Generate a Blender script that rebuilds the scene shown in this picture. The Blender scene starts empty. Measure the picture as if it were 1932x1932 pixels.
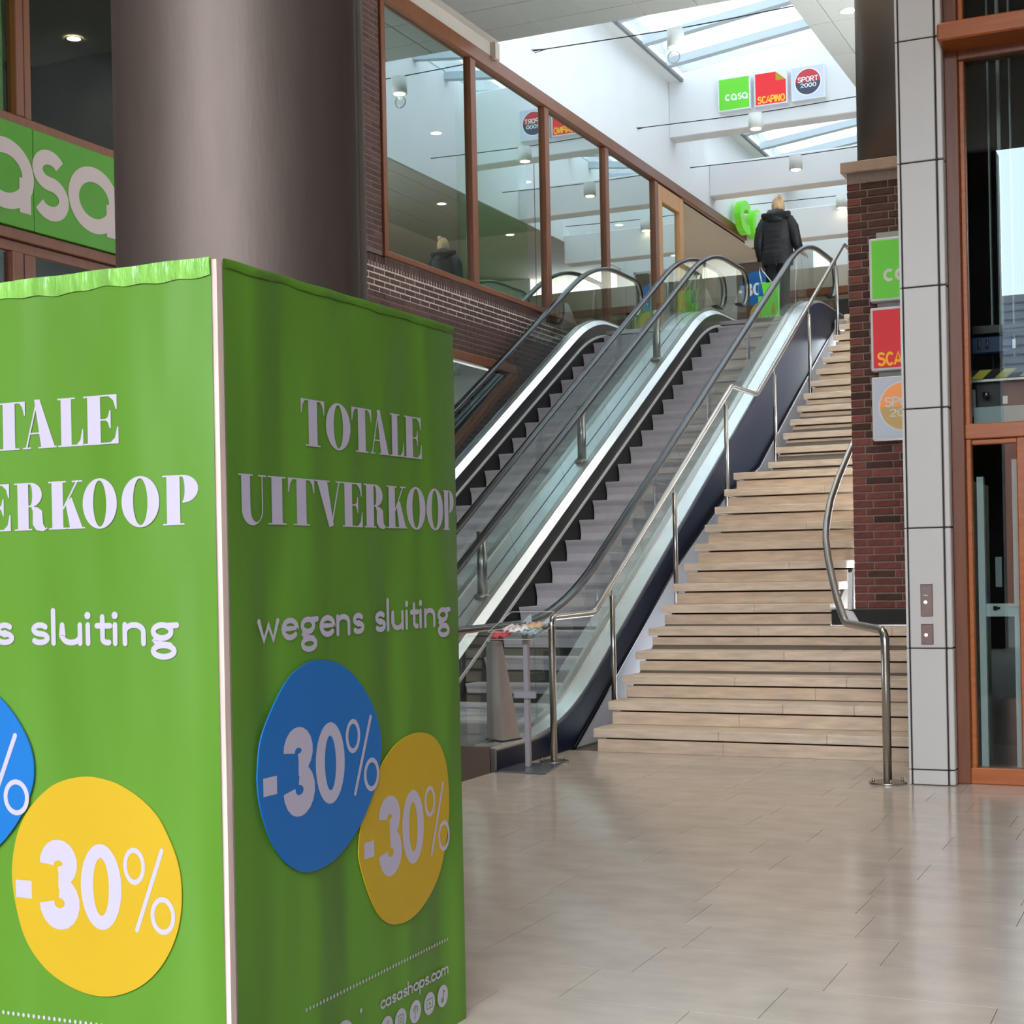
import bpy, bmesh, math, random
from mathutils import Vector, Matrix
from mathutils.geometry import tessellate_polygon
R = random.Random(7)
PI = math.pi
S = bpy.context.scene
COL = S.collection
# ------------------------------------------------------------------ camera
YAW, ROL, H = 0.4305, -0.0199, 1.3942
cy, sn = math.cos(YAW), math.sin(YAW)
fw = Vector((-sn, cy, 0)); r0 = Vector((cy, sn, 0)); u0 = Vector((0, 0, 1))
rr = math.cos(ROL)*r0 + math.sin(ROL)*u0; uu = -math.sin(ROL)*r0 + math.cos(ROL)*u0
cd = bpy.data.cameras.new('camera'); cam = bpy.data.objects.new('camera', cd); COL.objects.link(cam)
m = Matrix.Identity(4)
for i in range(3):
    m[i][0] = rr[i]; m[i][1] = uu[i]; m[i][2] = -fw[i]
m[2][3] = H
cam.matrix_world = m
cd.sensor_width = 36; cd.lens = 2884.772/1932*36; cd.shift_y = 104.65/1932; cd.clip_start = .05
S.camera = cam
# ------------------------------------------------------------------ world, exposure
S.view_settings.view_transform = 'Standard'; S.view_settings.look = 'None'
S.view_settings.exposure = 0.0; S.view_settings.gamma = 1; S.view_settings.use_curve_mapping = False
w = bpy.data.worlds.new('sky'); S.world = w; w.use_nodes = True
nt = w.node_tree; bg = nt.nodes['Background']
bg.inputs[0].default_value = (.78, .89, 1.0, 1); bg.inputs[1].default_value = 19
try:
    S.cycles.max_bounces = 10; S.cycles.diffuse_bounces = 5; S.cycles.glossy_bounces = 5
    S.cycles.transmission_bounces = 8; S.cycles.transparent_max_bounces = 24
    S.cycles.use_denoising = True; S.cycles.sample_clamp_indirect = 8
except Exception: pass
def area(name, loc, rot, sx, sy, e, col, portal=False):
    l = bpy.data.lights.new(name, 'AREA'); l.shape = 'RECTANGLE'; l.size = sx; l.size_y = sy; l.energy = e; l.color = col
    if portal: l.cycles.is_portal = True
    o = bpy.data.objects.new(name, l); o.location = loc; o.rotation_euler = rot; COL.objects.link(o); return o
area('skylight_portal', (-5.85, 20, 9.6), (0, 0, 0), 3.4, 7, 1, (1, 1, 1), True)
area('skylight_portal', (-5.85, 27.5, 9.6), (0, 0, 0), 3.4, 8, 1, (1, 1, 1), True)
area('entrance_portal', (-.4, -5, 3.8), (PI/2, 0, 0), 9.8, 7.6, 1, (1, 1, 1), True)
# ------------------------------------------------------------------ materials
def lin(c):
    return tuple(((v/255)/12.92 if v/255 <= .04045 else ((v/255+.055)/1.055)**2.4) for v in c) + (1,)
MATS = {}
def mat(name, col, rough=.5, metal=0, var=0, scale=6, stretch=(1, 1, 1), bump=0, bscale=60, rnd=0, emit=0, spec=.5, bdist=.01, bdet=4):
    m = bpy.data.materials.new(name); m.use_nodes = True; t = m.node_tree; b = t.nodes['Principled BSDF']
    c = lin(col); b.inputs['Base Color'].default_value = c; b.inputs['Roughness'].default_value = rough
    b.inputs['Metallic'].default_value = metal; b.inputs['Specular IOR Level'].default_value = spec
    def coords(st):
        tc = t.nodes.new('ShaderNodeTexCoord'); mp = t.nodes.new('ShaderNodeMapping'); mp.inputs['Scale'].default_value = st
        t.links.new(tc.outputs['Object'], mp.inputs[0]); return mp.outputs[0]
    src = None
    if var:
        n = t.nodes.new('ShaderNodeTexNoise'); n.inputs['Scale'].default_value = scale; n.inputs['Detail'].default_value = 6
        t.links.new(coords(stretch), n.inputs['Vector'])
        rp = t.nodes.new('ShaderNodeMapRange'); rp.inputs[1].default_value = .3; rp.inputs[2].default_value = .7
        rp.inputs[3].default_value = 1-var; rp.inputs[4].default_value = 1+var
        t.links.new(n.outputs[0], rp.inputs[0]); src = rp.outputs[0]
    if rnd:
        oi = t.nodes.new('ShaderNodeObjectInfo'); r2 = t.nodes.new('ShaderNodeMapRange')
        r2.inputs[3].default_value = 1-rnd; r2.inputs[4].default_value = 1+rnd; t.links.new(oi.outputs['Random'], r2.inputs[0])
        if src is None: src = r2.outputs[0]
        else:
            mu = t.nodes.new('ShaderNodeMath'); mu.operation = 'MULTIPLY'; t.links.new(src, mu.inputs[0]); t.links.new(r2.outputs[0], mu.inputs[1]); src = mu.outputs[0]
    if src is not None:
        vm = t.nodes.new('ShaderNodeVectorMath'); vm.operation = 'SCALE'; vm.inputs[0].default_value = c[:3]
        t.links.new(src, vm.inputs['Scale']); t.links.new(vm.outputs[0], b.inputs['Base Color'])
    if bump:
        n2 = t.nodes.new('ShaderNodeTexNoise'); n2.inputs['Scale'].default_value = bscale; n2.inputs['Detail'].default_value = bdet
        t.links.new(coords(stretch), n2.inputs['Vector']); bp = t.nodes.new('ShaderNodeBump'); bp.inputs['Strength'].default_value = bump
        bp.inputs['Distance'].default_value = bdist; t.links.new(n2.outputs[0], bp.inputs['Height']); t.links.new(bp.outputs[0], b.inputs['Normal'])
    if emit:
        b.inputs['Emission Color'].default_value = c; b.inputs['Emission Strength'].default_value = emit
    MATS[name] = m; return m
def glass(name, tint, refl, rough=0.0, ior=1.5):
    m = bpy.data.materials.new(name); m.use_nodes = True; t = m.node_tree
    t.nodes.remove(t.nodes['Principled BSDF']); out = t.nodes['Material Output']
    tr = t.nodes.new('ShaderNodeBsdfTransparent'); tr.inputs[0].default_value = tuple(v**.5 for v in lin(tint))
    gl = t.nodes.new('ShaderNodeBsdfGlossy'); gl.inputs[1].default_value = rough; gl.inputs[0].default_value = lin((225, 240, 240))
    fr = t.nodes.new('ShaderNodeFresnel'); fr.inputs[0].default_value = ior
    ad = t.nodes.new('ShaderNodeMath'); ad.operation = 'ADD'; ad.use_clamp = True; ad.inputs[1].default_value = refl
    ge = t.nodes.new('ShaderNodeNewGeometry'); iv = t.nodes.new('ShaderNodeMath'); iv.operation = 'SUBTRACT'; iv.inputs[0].default_value = 1
    t.links.new(ge.outputs['Backfacing'], iv.inputs[1]); mu = t.nodes.new('ShaderNodeMath'); mu.operation = 'MULTIPLY'
    t.links.new(fr.outputs[0], ad.inputs[0]); t.links.new(ad.outputs[0], mu.inputs[0]); t.links.new(iv.outputs[0], mu.inputs[1]); ad = mu; mx = t.nodes.new('ShaderNodeMixShader')
    t.links.new(ad.outputs[0], mx.inputs[0]); t.links.new(tr.outputs[0], mx.inputs[1]); t.links.new(gl.outputs[0], mx.inputs[2])
    t.links.new(mx.outputs[0], out.inputs[0]); return m
STONE = mat('marble_tile', (194, 181, 168), .15, 0, .09, 4.5, (1, 1.5, 1), 0, 60, .035)
STEP = mat('travertine_step', (216, 196, 172), .42, 0, .16, 5, (1, 6, 6), .12, 40, .05)
STEP2 = mat('travertine_riser', (214, 191, 164), .45, 0, .16, 5, (1, 6, 6), .12, 40, .05)
PLAST = mat('white_plaster', (232, 233, 232), .8, 0, .015, 2)
CREAM = mat('cream_plaster', (178, 166, 152), .8, 0, .03, 2)
CEIL = mat('ceiling_tile', (138, 134, 124), .9, 0, .02, 30, rnd=.03)
BRICK = mat('dark_brick', (80, 52, 44), .85, 0, .22, 30, bump=.3, bscale=90, rnd=.3)
BRICKR = mat('red_brick', (122, 68, 60), .85, 0, .22, 30, bump=.3, bscale=90, rnd=.3)
MORT = mat('mortar', (104, 88, 78), .95, 0, .1, 40)
TRIMA = mat('trim_aluminium', (222, 222, 218), .35, .3)
GROUT = mat('grout', (92, 82, 74), .8)
WOOD = mat('red_brown_timber', (116, 66, 38), .35, 0, .15, 4, (8, 8, .7), 0)
WOODL = mat('light_timber', (196, 142, 88), .4, 0, .12, 4, (8, 8, .7))
WOODO = mat('orange_timber', (166, 90, 36), .35, 0, .15, 4, (.7, 8, 8))
STEEL = mat('brushed_steel', (176, 172, 166), .28, 1, .06, 20, (1, 1, 12))
STEELW = mat('column_steel', (102, 90, 82), .58, .82, .07, 5, (3, 3, .6), .05, 30)
DECK = mat('satin_deck_steel', (226, 231, 231), .27, .75, .03, 8)
DARKM = mat('dark_metal', (34, 33, 33), .4, .6)
SKIRT = mat('skirt_panel', (58, 56, 56), .35, .5)
RUBBER = mat('handrail_rubber', (18, 18, 19), .25, 0, spec=.55)
STEPM = mat('escalator_step', (182, 179, 183), .55, .1, .06, 12, rnd=.04)
NAVY = mat('navy_panel', (9, 22, 50), .28, 0, .1, 2, spec=.2)
GREYP = mat('grey_plaster', (230, 230, 236), .8, 0, .03, 3)
MORT2 = mat('pillar_mortar', (160, 142, 128), .95, 0, .1, 40)
PEDST = mat('pedestal_steel', (178, 166, 156), .4, .35, .04, 10)
BLACK = mat('black', (14, 14, 14), .6)
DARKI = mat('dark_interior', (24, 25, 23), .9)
PANEL = mat('grey_cladding', (196, 194, 188), .35, .1, .015, 3)
PLATE = mat('button_plate', (138, 124, 120), .3, .85, .05, 30)
GREEN = mat('green_film', (82, 127, 30), .5, 0, .07, 2.2, (1.3, 1.3, .3), .7, 3.0, bdist=.08, bdet=1.2)
GREENT = mat('green_tape', (124, 176, 78), .25, 0, .25, 16, (1, 1, .25), .9, 24, bdist=.02)
GREENS = mat('green_sign', (74, 150, 20), .5, 0, .05, 3)
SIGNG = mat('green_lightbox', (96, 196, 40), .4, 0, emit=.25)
SIGNR = mat('red_lightbox', (216, 28, 36), .4, 0, emit=.22)
SIGNW = mat('grey_lightbox', (196, 206, 220), .4, 0, emit=.12)
SIGNF = mat('white_sign_frame', (226, 228, 230), .4)
YEL = mat('yellow_card', (186, 150, 22), .5, 0, .03, 3)
BLUE = mat('blue_card', (10, 100, 168), .5, 0, .03, 3)
PINKW = mat('white_print', (178, 168, 182), .5)
CREAMW = mat('raw_panel_edge', (212, 184, 170), .7, 0, .12, 8, (6, 6, .5))
WHITE = mat('white_print_bright', (240, 240, 240), .5)
LETG = mat('grey_letters', (196, 182, 178), .45)
LAMPW = mat('lamp_housing', (214, 214, 206), .5)
GLOW = mat('lamp_lens', (255, 238, 205), .5, emit=9)
GREYB = mat('grey_banner', (158, 162, 156), .6)
FABRIC = mat('grey_fabric', (70, 72, 66), .9, 0, .3, 4)
CLOTHW = mat('pale_garment', (205, 205, 208), .85, 0, .08, 10)
LEAF = mat('grass_leaf', (120, 160, 70), .6, 0, .3, 9)
G_SHOP = glass('shop_glass', (178, 200, 196), .56)
G_BAL = glass('balustrade_glass', (236, 243, 241), .04)
G_LIFT = glass('lift_glass', (205, 214, 212), .025)
G_SKY = glass('roof_glass', (107, 108, 109), .0)
G_ACR = glass('clear_acrylic', (240, 242, 242), .0)
GREENI = mat('green_curtain', (146, 214, 92), .8, 0, .05, 3)
# ------------------------------------------------------------------ mesh helper
class MB:
    def __init__(s): s.v = []; s.f = []; s.sm = []
    def add(s, vs, fs, smooth=False):
        n = len(s.v); s.v += [tuple(v) for v in vs]; s.f += [tuple(i+n for i in f) for f in fs]; s.sm += [smooth]*len(fs); return s
    def box(s, x0, x1, y0, y1, z0, z1):
        v = [(x, y, z) for z in (z0, z1) for y in (y0, y1) for x in (x0, x1)]
        return s.add(v, [(0, 2, 3, 1), (4, 5, 7, 6), (0, 1, 5, 4), (1, 3, 7, 5), (3, 2, 6, 7), (2, 0, 4, 6)])
    def cbox(s, x0, x1, y0, y1, z0, z1, b):      # chamfered box
        bm = bmesh.new(); bmesh.ops.create_cube(bm, size=1)
        for v in bm.verts:
            v.co = Vector(((x0+x1)/2+v.co.x*(x1-x0), (y0+y1)/2+v.co.y*(y1-y0), (z0+z1)/2+v.co.z*(z1-z0)))
        bmesh.ops.bevel(bm, geom=bm.edges[:], offset=b, segments=1, affect='EDGES', profile=.5)
        bm.verts.index_update(); s.add([v.co[:] for v in bm.verts], [[v.index for v in f.verts] for f in bm.faces]); bm.free(); return s
    def prism(s, poly, f0, f1, smooth=False):    # poly 2D; f0/f1 map (u,v)->3D for both caps
        n = len(poly); a = [f0(*p) for p in poly]; b = [f1(*p) for p in poly]
        tr = tessellate_polygon([[Vector((p[0], p[1], 0)) for p in poly]])
        s.add(a+b, [tuple(t) for t in tr]+[tuple(n+i for i in reversed(t)) for t in tr])
        s.add(a+b, [(i, (i+1) % n, n+(i+1) % n, n+i) for i in range(n)], smooth); return s
    def xprism(s, poly, x0, x1, smooth=False):   # poly in (y,z)
        return s.prism(poly, lambda y, z: (x0, y, z), lambda y, z: (x1, y, z), smooth)
    def yprism(s, poly, y0, y1, smooth=False):
        return s.prism(poly, lambda x, z: (x, y0, z), lambda x, z: (x, y1, z), smooth)
    def zprism(s, poly, z0, z1, smooth=False):
        return s.prism(poly, lambda x, y: (x, y, z0), lambda x, y: (x, y, z1), smooth)
    def cyl(s, c, r, z0, z1, n=24, r1=None):
        r1 = r if r1 is None else r1
        a = [(c[0]+r*math.cos(2*PI*i/n), c[1]+r*math.sin(2*PI*i/n), z0) for i in range(n)]
        b = [(c[0]+r1*math.cos(2*PI*i/n), c[1]+r1*math.sin(2*PI*i/n), z1) for i in range(n)]
        k = len(s.v); s.add(a+b, [(i, (i+1) % n, n+(i+1) % n, n+i) for i in range(n)], True)
        return s.add(a+b, [tuple(reversed(range(n))), tuple(range(n, 2*n))])
    def sweep(s, path, prof, closed=True, up=Vector((0, 0, 1)), side=None, cap=True):
        # prof: list of (a,b): a along side, b along normal
        P = [Vector(p) for p in path]; n = len(prof); rows = []
        for i, p in enumerate(P):
            t = (P[min(i+1, len(P)-1)]-P[max(i-1, 0)]).normalized()
            if side is None:
                if i == 0:
                    sd = t.cross(up)
                    sd = sd.normalized() if sd.length > 1e-3 else Vector((1, 0, 0))
                else: sd = last-t*last.dot(t); sd = sd.normalized()
                last = sd
            else: sd = Vector(side)
            nn = sd.cross(t).normalized()
            rows.append([p+sd*a+nn*b for a, b in prof])
        vs = [v for r_ in rows for v in r_]; fs = []
        for i in range(len(P)-1):
            for j in range(n if closed else n-1):
                k = (j+1) % n; fs.append((i*n+j, i*n+k, (i+1)*n+k, (i+1)*n+j))
        s.add(vs, fs, True)
        if cap and closed: s.add(rows[0]+rows[-1], [tuple(range(n)), tuple(range(2*n-1, n-1, -1))])
        return s
    def tube(s, path, r, n=12, up=Vector((0, 0, 1)), side=None):
        return s.sweep(path, [(r*math.cos(2*PI*i/n), r*math.sin(2*PI*i/n)) for i in range(n)], True, up, side)
    def rings(s, rings, smooth=True, cap=True):
        n = len(rings[0]); vs = [v for r_ in rings for v in r_]
        s.add(vs, [(i*n+j, i*n+(j+1) % n, (i+1)*n+(j+1) % n, (i+1)*n+j) for i in range(len(rings)-1) for j in range(n)], smooth)
        if cap: s.add(list(rings[0])+list(rings[-1]), [tuple(reversed(range(n))), tuple(range(n, 2*n))], smooth)
        return s
    def mesh(s, name, m):
        me = bpy.data.meshes.new(name); me.from_pydata(s.v, [], s.f)
        if m: me.materials.append(m)
        for p, q in zip(me.polygons, s.sm): p.use_smooth = q
        bm = bmesh.new(); bm.from_mesh(me); bmesh.ops.remove_doubles(bm, verts=bm.verts, dist=1e-5)
        bmesh.ops.recalc_face_normals(bm, faces=bm.faces); bm.to_mesh(me); bm.free()
        return me
    def build(s, name, m, parent=None, **k):
        return link(name, s.mesh(name, m), parent, **k)
def link(name, me, parent=None, loc=None, label=None, cat=None, group=None, kind=None):
    o = bpy.data.objects.new(name, me); COL.objects.link(o)
    if loc is not None: o.location = loc
    if parent:
        o.parent = parent; o.matrix_parent_inverse = Matrix.Translation(-origin(parent))
    tag(o, label, cat, group, kind); return o
ORG = {}
def origin(o): return ORG.get(o.name, Vector((0, 0, 0)))
def tag(o, label=None, cat=None, group=None, kind=None):
    if label: o['label'] = label
    if cat: o['category'] = cat
    if group: o['group'] = group
    if kind: o['kind'] = kind
    return o
def thing(name, label, cat, loc=(0, 0, 0), group=None):
    o = bpy.data.objects.new(name, None); COL.objects.link(o); o.location = loc; o.empty_display_size = .1
    ORG[o.name] = Vector(loc); return tag(o, label, cat, group)
def struct(name, mb, m, label=None): return mb.build(name, m, kind='structure', label=label)
def copy_tree(o, d, parent=None):
    c = o.copy(); COL.objects.link(c)
    if parent: c.parent = parent; c.matrix_parent_inverse = o.matrix_parent_inverse.copy()
    else: c.location = o.location + Vector(d); ORG[c.name] = Vector(c.location)
    for ch in list(o.children): copy_tree(ch, d, c)
    return c
# ------------------------------------------------------------------ lettering: strokes and filled shapes in (u,v)
def arc(cx, cy_, rx, ry, a0, a1, n=14):
    return [(cx+rx*math.cos(math.radians(a0+(a1-a0)*i/n)), cy_+ry*math.sin(math.radians(a0+(a1-a0)*i/n))) for i in range(n+1)]
class INK:
    def __init__(s): s.p = []          # convex/simple polygons; ('h', outer, hole)
    def poly(s, pts): s.p.append([pts]); return s
    def rect(s, a, b, c, d): return s.poly([(a, c), (b, c), (b, d), (a, d)])
    def ring(s, cx, cy_, rx, ry, ix, iy, n=32):
        s.p.append([arc(cx, cy_, rx, ry, 0, 360-360/n, n-1), arc(cx, cy_, ix, iy, 0, 360-360/n, n-1)]); return s
    def disc(s, cx, cy_, rx, ry=None, n=24): return s.poly(arc(cx, cy_, rx, ry or rx, 0, 360-360/n, n-1))
    def stroke(s, pts, t, rnd=False, closed=False):
        n = len(pts); L = []; Rr = []
        for i in range(n):
            if closed: a, b = pts[i-1], pts[(i+1) % n]; a1, b1 = pts[i-1], pts[(i+1) % n]
            p = pts[i]
            d0 = None if (i == 0 and not closed) else (p[0]-pts[i-1][0], p[1]-pts[i-1][1])
            q = pts[(i+1) % n]; d1 = None if (i == n-1 and not closed) else (q[0]-p[0], q[1]-p[1])
            def nrm(d): l = math.hypot(*d) or 1; return (-d[1]/l, d[0]/l)
            ns = [nrm(d) for d in (d0, d1) if d]; nx = sum(k[0] for k in ns)/len(ns); ny = sum(k[1] for k in ns)/len(ns)
            l2 = max(nx*nx+ny*ny, .35); nx /= l2; ny /= l2
            L.append((p[0]+nx*t/2, p[1]+ny*t/2)); Rr.append((p[0]-nx*t/2, p[1]-ny*t/2))
        for i in range(n if closed else n-1):
            j = (i+1) % n; s.poly([L[i], L[j], Rr[j], Rr[i]])
        if rnd:
            for p in (pts[0], pts[-1]): s.disc(p[0], p[1], t/2, n=14)
        return s
    def xf(s, f):
        o = INK(); o.p = [[[f(*p) for p in lp] for lp in pl] for pl in s.p]; return o
    def join(s, o): s.p += o.p; return s
    def mb(s, f):                     # f maps (u,v)->3D
        b = MB(); o_, a_, b_ = Vector(f(0, 0)), Vector(f(1, 0)), Vector(f(0, 1)); nn = (a_-o_).cross(b_-o_).normalized()
        for ki, pl in enumerate(s.p):          # overlapping strokes are layered a hair apart, like print
            flat = [p for lp in pl for p in lp]; g = lambda u, v: Vector(f(u, v))+nn*(7e-6*ki)
            if len(pl) == 1 and len(flat) == 4: b.add([g(*p) for p in flat], [(0, 1, 2, 3)])
            else: b.add([g(*p) for p in flat], [tuple(t) for t in tessellate_polygon([[Vector((p[0], p[1], 0)) for p in lp] for lp in pl])])
        return b
    def build(s, name, m, parent, f, **k):
        b = s.mb(f); me = bpy.data.meshes.new(name); me.from_pydata(b.v, [], b.f); me.materials.append(m)
        return link(name, me, parent, **k)
def glyph(c):                         # x-height 1: strokes, dots, advance
    g = {
     'w': ([[(0, 1), (.26, 0), (.52, .8), (.78, 0), (1.04, 1)]], [], 1.2),
     'e': ([[(.06, .53), (.88, .53)]+arc(.47, .5, .41, .47, 4, 318)], [], 1.05),
     'n': ([[(0, 0), (0, .98)], [(0, .5)]+arc(.36, .6, .36, .37, 180, 0, 10)+[(.72, 0)]], [], .98),
     'm': ([[(0, 0), (0, .98)], [(0, .5)]+arc(.31, .62, .31, .35, 180, 0, 10)+[(.62, 0)], [(.62, .5)]+arc(.93, .62, .31, .35, 180, 0, 10)+[(1.24, 0)]], [], 1.5),
     'u': ([[(0, .97), (0, .4)]+arc(.36, .4, .36, .37, 180, 360, 10), [(.72, .97), (.72, 0)]], [], .98),
     's': ([arc(.32, .74, .27, .235, 35, 270, 12)+arc(.32, .265, .3, .24, 90, -145, 12)], [], .82),
     'l': ([[(0, 0), (0, 1.75)]], [], .34), 'i': ([[(0, 0), (0, .97)]], [(0, 1.48)], .36),
     't': ([[(.2, 1.4), (.2, .25)]+arc(.4, .24, .2, .21, 180, 285, 6), [(-.02, .93), (.5, .93)]], [], .66),
     'g': ([arc(.4, .62, .34, .34, 0, 360, 20), [(.6, .92), (.96, .95)], [(.25, .32), (.13, .15), (.2, .02), (.45, -.06), (.7, -.1)], arc(.45, -.4, .4, .3, 0, 360, 20)], [], 1.06),
     'c': ([arc(.45, .49, .42, .47, 48, 312)], [], .86), 'o': ([arc(.46, .49, .44, .47, 0, 360, 22)], [], 1.08),
     'a': ([arc(.42, .49, .41, .47, 0, 360, 22), [(.84, .97), (.84, 0)]], [], 1.08),
     'h': ([[(0, 0), (0, 1.7)], [(0, .5)]+arc(.36, .6, .36, .37, 180, 0, 10)+[(.72, 0)]], [], .98),
     'p': ([[(0, -.75), (0, .97)], arc(.42, .49, .41, .47, 0, 360, 22)], [], 1.02),
     '.': ([], [(.05, .08)], .3), ' ': ([], [], .5),
     'S': ([arc(.3, .75, .26, .21, 20, 270, 10)+arc(.3, .29, .28, .25, 90, -160, 10)], [], .74),
     'C': ([arc(.32, .5, .29, .46, 40, 320, 16)], [], .72), 'A': ([[(0, 0), (.33, 1), (.66, 0)], [(.12, .3), (.54, .3)]], [], .8),
     'P': ([[(0, 0), (0, 1)], [(0, .96)]+arc(.3, .72, .26, .24, 90, -90, 8)+[(0, .48)]], [], .7), 'I': ([[(0, 0), (0, 1)]], [], .22),
     'N': ([[(0, 0), (0, 1)], [(.02, 1), (.48, 0)], [(.5, 0), (.5, 1)]], [], .72), 'O': ([arc(.33, .5, .31, .46, 0, 360, 20)], [], .82),
     'R': ([[(0, 0), (0, 1)], [(0, .96)]+arc(.3, .74, .26, .22, 90, -90, 8)+[(0, .52)], [(.25, .5), (.56, 0)]], [], .72),
     'T': ([[(.3, 0), (.3, 1)], [(0, .95), (.6, .95)]], [], .7),
     '2': ([arc(.29, .7, .26, .26, 160, -20, 10)+[(.03, .05), (.6, .05)]], [], .74), '0': ([arc(.3, .5, .27, .46, 0, 360, 18)], [], .74),
    }
    return g[c]
def words(txt, t, rnd=False, sp=1.0):
    k = INK(); x = 0
    for c in txt:
        st, dots, adv = glyph(c)
        for p in st: k.stroke([(a+x, b) for a, b in p], t, rnd)
        for d in dots: k.disc(d[0]+x, d[1], t*.62, n=16)
        x += adv*sp
    k.w = x; return k
def setline(txt, u0, u1, v0, xh, t, rnd=True):     # one line of print with an even pen width
    P = []; D = []; x = 0
    for c in txt:
        st, dots, adv = glyph(c); P += [[(a+x, b) for a, b in p] for p in st]; D += [(a+x, b) for a, b in dots]; x += adv*1.06
    a = min(p[0] for q in P for p in q); b = max(p[0] for q in P for p in q); sx = (u1-u0-t)/(b-a); sy = (xh-t)/1.0
    f = lambda p: (u0+t/2+(p[0]-a)*sx, v0+t/2+p[1]*sy); k = INK()
    for q in P: k.stroke([f(p) for p in q], t, rnd)
    for d in D: k.disc(*f(d), t*.66, n=16)
    return k
def fit(k, u0, u1, v0, v1, lo=0., hi=1.):       # scale ink so x-extent -> u0..u1 and v lo..hi -> v0..v1
    xs = [p[0] for pl in k.p for lp in pl for p in lp]; a, b = min(xs), max(xs)
    return k.xf(lambda x, y: (u0+(x-a)/(b-a)*(u1-u0), v0+(y-lo)/(hi-lo)*(v1-v0)))
def logo_casa(t=.25):                            # lower-case rounded four-letter word
    k = INK(); x = 0
    k.stroke(arc(.5, .5, .38, .38, 50, 310, 20), t); x = 1.0
    k.stroke(arc(x+.5, .5, .38, .38, 0, 360, 28), t); k.rect(x+.76, x+1.01, -.02, .52); x = 2.14
    k.stroke(arc(x+.36, .715, .22, .18, 25, 270, 12)+arc(x+.36, .32, .25, .215, 90, -150, 12), t*.92); x = 2.86
    k.stroke(arc(x+.5, .5, .38, .38, 0, 360, 28), t); k.rect(x+.76, x+1.01, -.02, .52)
    return k
def didone(c):                                    # fat-face capital in box (0..w, 0..1)
    k = INK(); h = .032
    def ser(a, b, top): k.rect(a, b, 1-h if top else 0, 1 if top else h)
    def stem(a, b): k.rect(a, b, 0, 1)
    if c == 'T':
        w = .95; stem(.3, .65); ser(0, w, True); ser(.18, .77, False)
        k.poly([(0, 1), (0, .7), (.03, .7), (.08, .88), (.17, .97), (.3, 1)]); k.poly([(w, 1), (w, .7), (w-.03, .7), (w-.08, .88), (w-.17, .97), (.65, 1)])
    elif c == 'O': w = 1.0; k.ring(.5, .5, .5, .52, .19, .475)
    elif c == 'A':
        w = 1.0; k.poly([(.36, 1.02), (.52, 1.02), (.95, 0), (.55, 0)]); k.stroke([(.44, 1), (.1, 0)], .045); k.rect(.2, .62, .3, .335)
        ser(0, .24, False); ser(.46, 1.0, False)
    elif c == 'L':
        w = .8; stem(.1, .43); ser(0, .56, True); ser(0, w, False); k.poly([(w, 0), (w, .34), (w-.03, .34), (w-.09, .12), (w-.22, .02), (.43, 0)])
    elif c == 'E':
        w = .88; stem(.1, .43); ser(0, w-.03, True); ser(0, w, False)
        k.poly([(w, 0), (w, .34), (w-.03, .34), (w-.09, .12), (w-.22, .02), (.43, 0)]); k.poly([(w-.03, 1), (w-.03, .7), (w-.06, .7), (w-.12, .88), (w-.25, .98), (.43, 1)])
        k.rect(.43, .62, .48, .512); k.poly([(.69, .32), (.69, .68), (.66, .68), (.62, .55), (.54, .5), (.62, .44), (.66, .32)])
    elif c == 'U':
        w = 1.05; k.rect(.1, .43, .3, 1); k.rect(.87, .91, .3, 1); ser(0, .53, True); ser(.74, w, True)
        o = arc(.505, .3, .405, .33, 180, 360, 16); i = arc(.65, .3, .22, .26, 180, 360, 16)
        for a in range(16): k.poly([o[a], o[a+1], i[a+1], i[a]])
    elif c == 'I': w = .55; stem(.11, .44); ser(0, .55, True); ser(0, .55, False)
    elif c == 'V': w = 1.0; k.poly([(.08, 1), (.44, 1), (.66, .02), (.5, -.02)]); k.stroke([(.88, 1), (.58, 0)], .045); ser(0, .54, True); ser(.76, 1.0, True)
    elif c in 'RP':
        w = .98 if c == 'R' else .9; stem(.1, .43); ser(0, .5, True); ser(0, .53, False)
        o = arc(.5, .745 if c == 'R' else .72, .34 if c == 'R' else .38, .255 if c == 'R' else .28, 90, -90, 14); i = arc(.48, .745 if c == 'R' else .72, .07, .222 if c == 'R' else .248, 90, -90, 14)
        for a in range(14): k.poly([o[a], o[a+1], i[a+1], i[a]])
        if c == 'R':
            k.rect(.43, .55, .49, .522); k.poly([(.5, .51), (.7, .48), (.84, .4), (.86, .12), (.93, .03), (.98, .06), (.98, .02), (.86, -.03), (.66, 0), (.55, .12), (.56, .4)])
    elif c == 'K':
        w = 1.06; stem(.1, .43); ser(0, .53, True); ser(0, .53, False); k.stroke([(.86, 1), (.43, .42)], .045); ser(.7, 1.0, True)
        k.poly([(.5, .55), (.68, .66), (1.0, 0), (.63, 0)]); ser(.55, 1.06, False)
    k.w = w; return k
def minus30(kind=0):                              # in metres, origin at poster disc text centre
    k = INK()
    k.rect(-.305, -.245, -.045, .0)
    k.stroke(arc(-.145, .050, .042, .034, 185, -88, 14), .052); k.stroke(arc(-.143, -.05, .046, .040, 88, -182, 14), .054); k.rect(-.146, -.112, -.014, .02)
    k.ring(.008, 0, .0725, .107, .028, .072)
    k.ring(.126, .058, .038, .046, .025, .033); k.stroke([(.222, .1), (.132, -.098)], .013, True); k.ring(.222, -.058, .042, .046, .029, .033)
    return k
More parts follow.
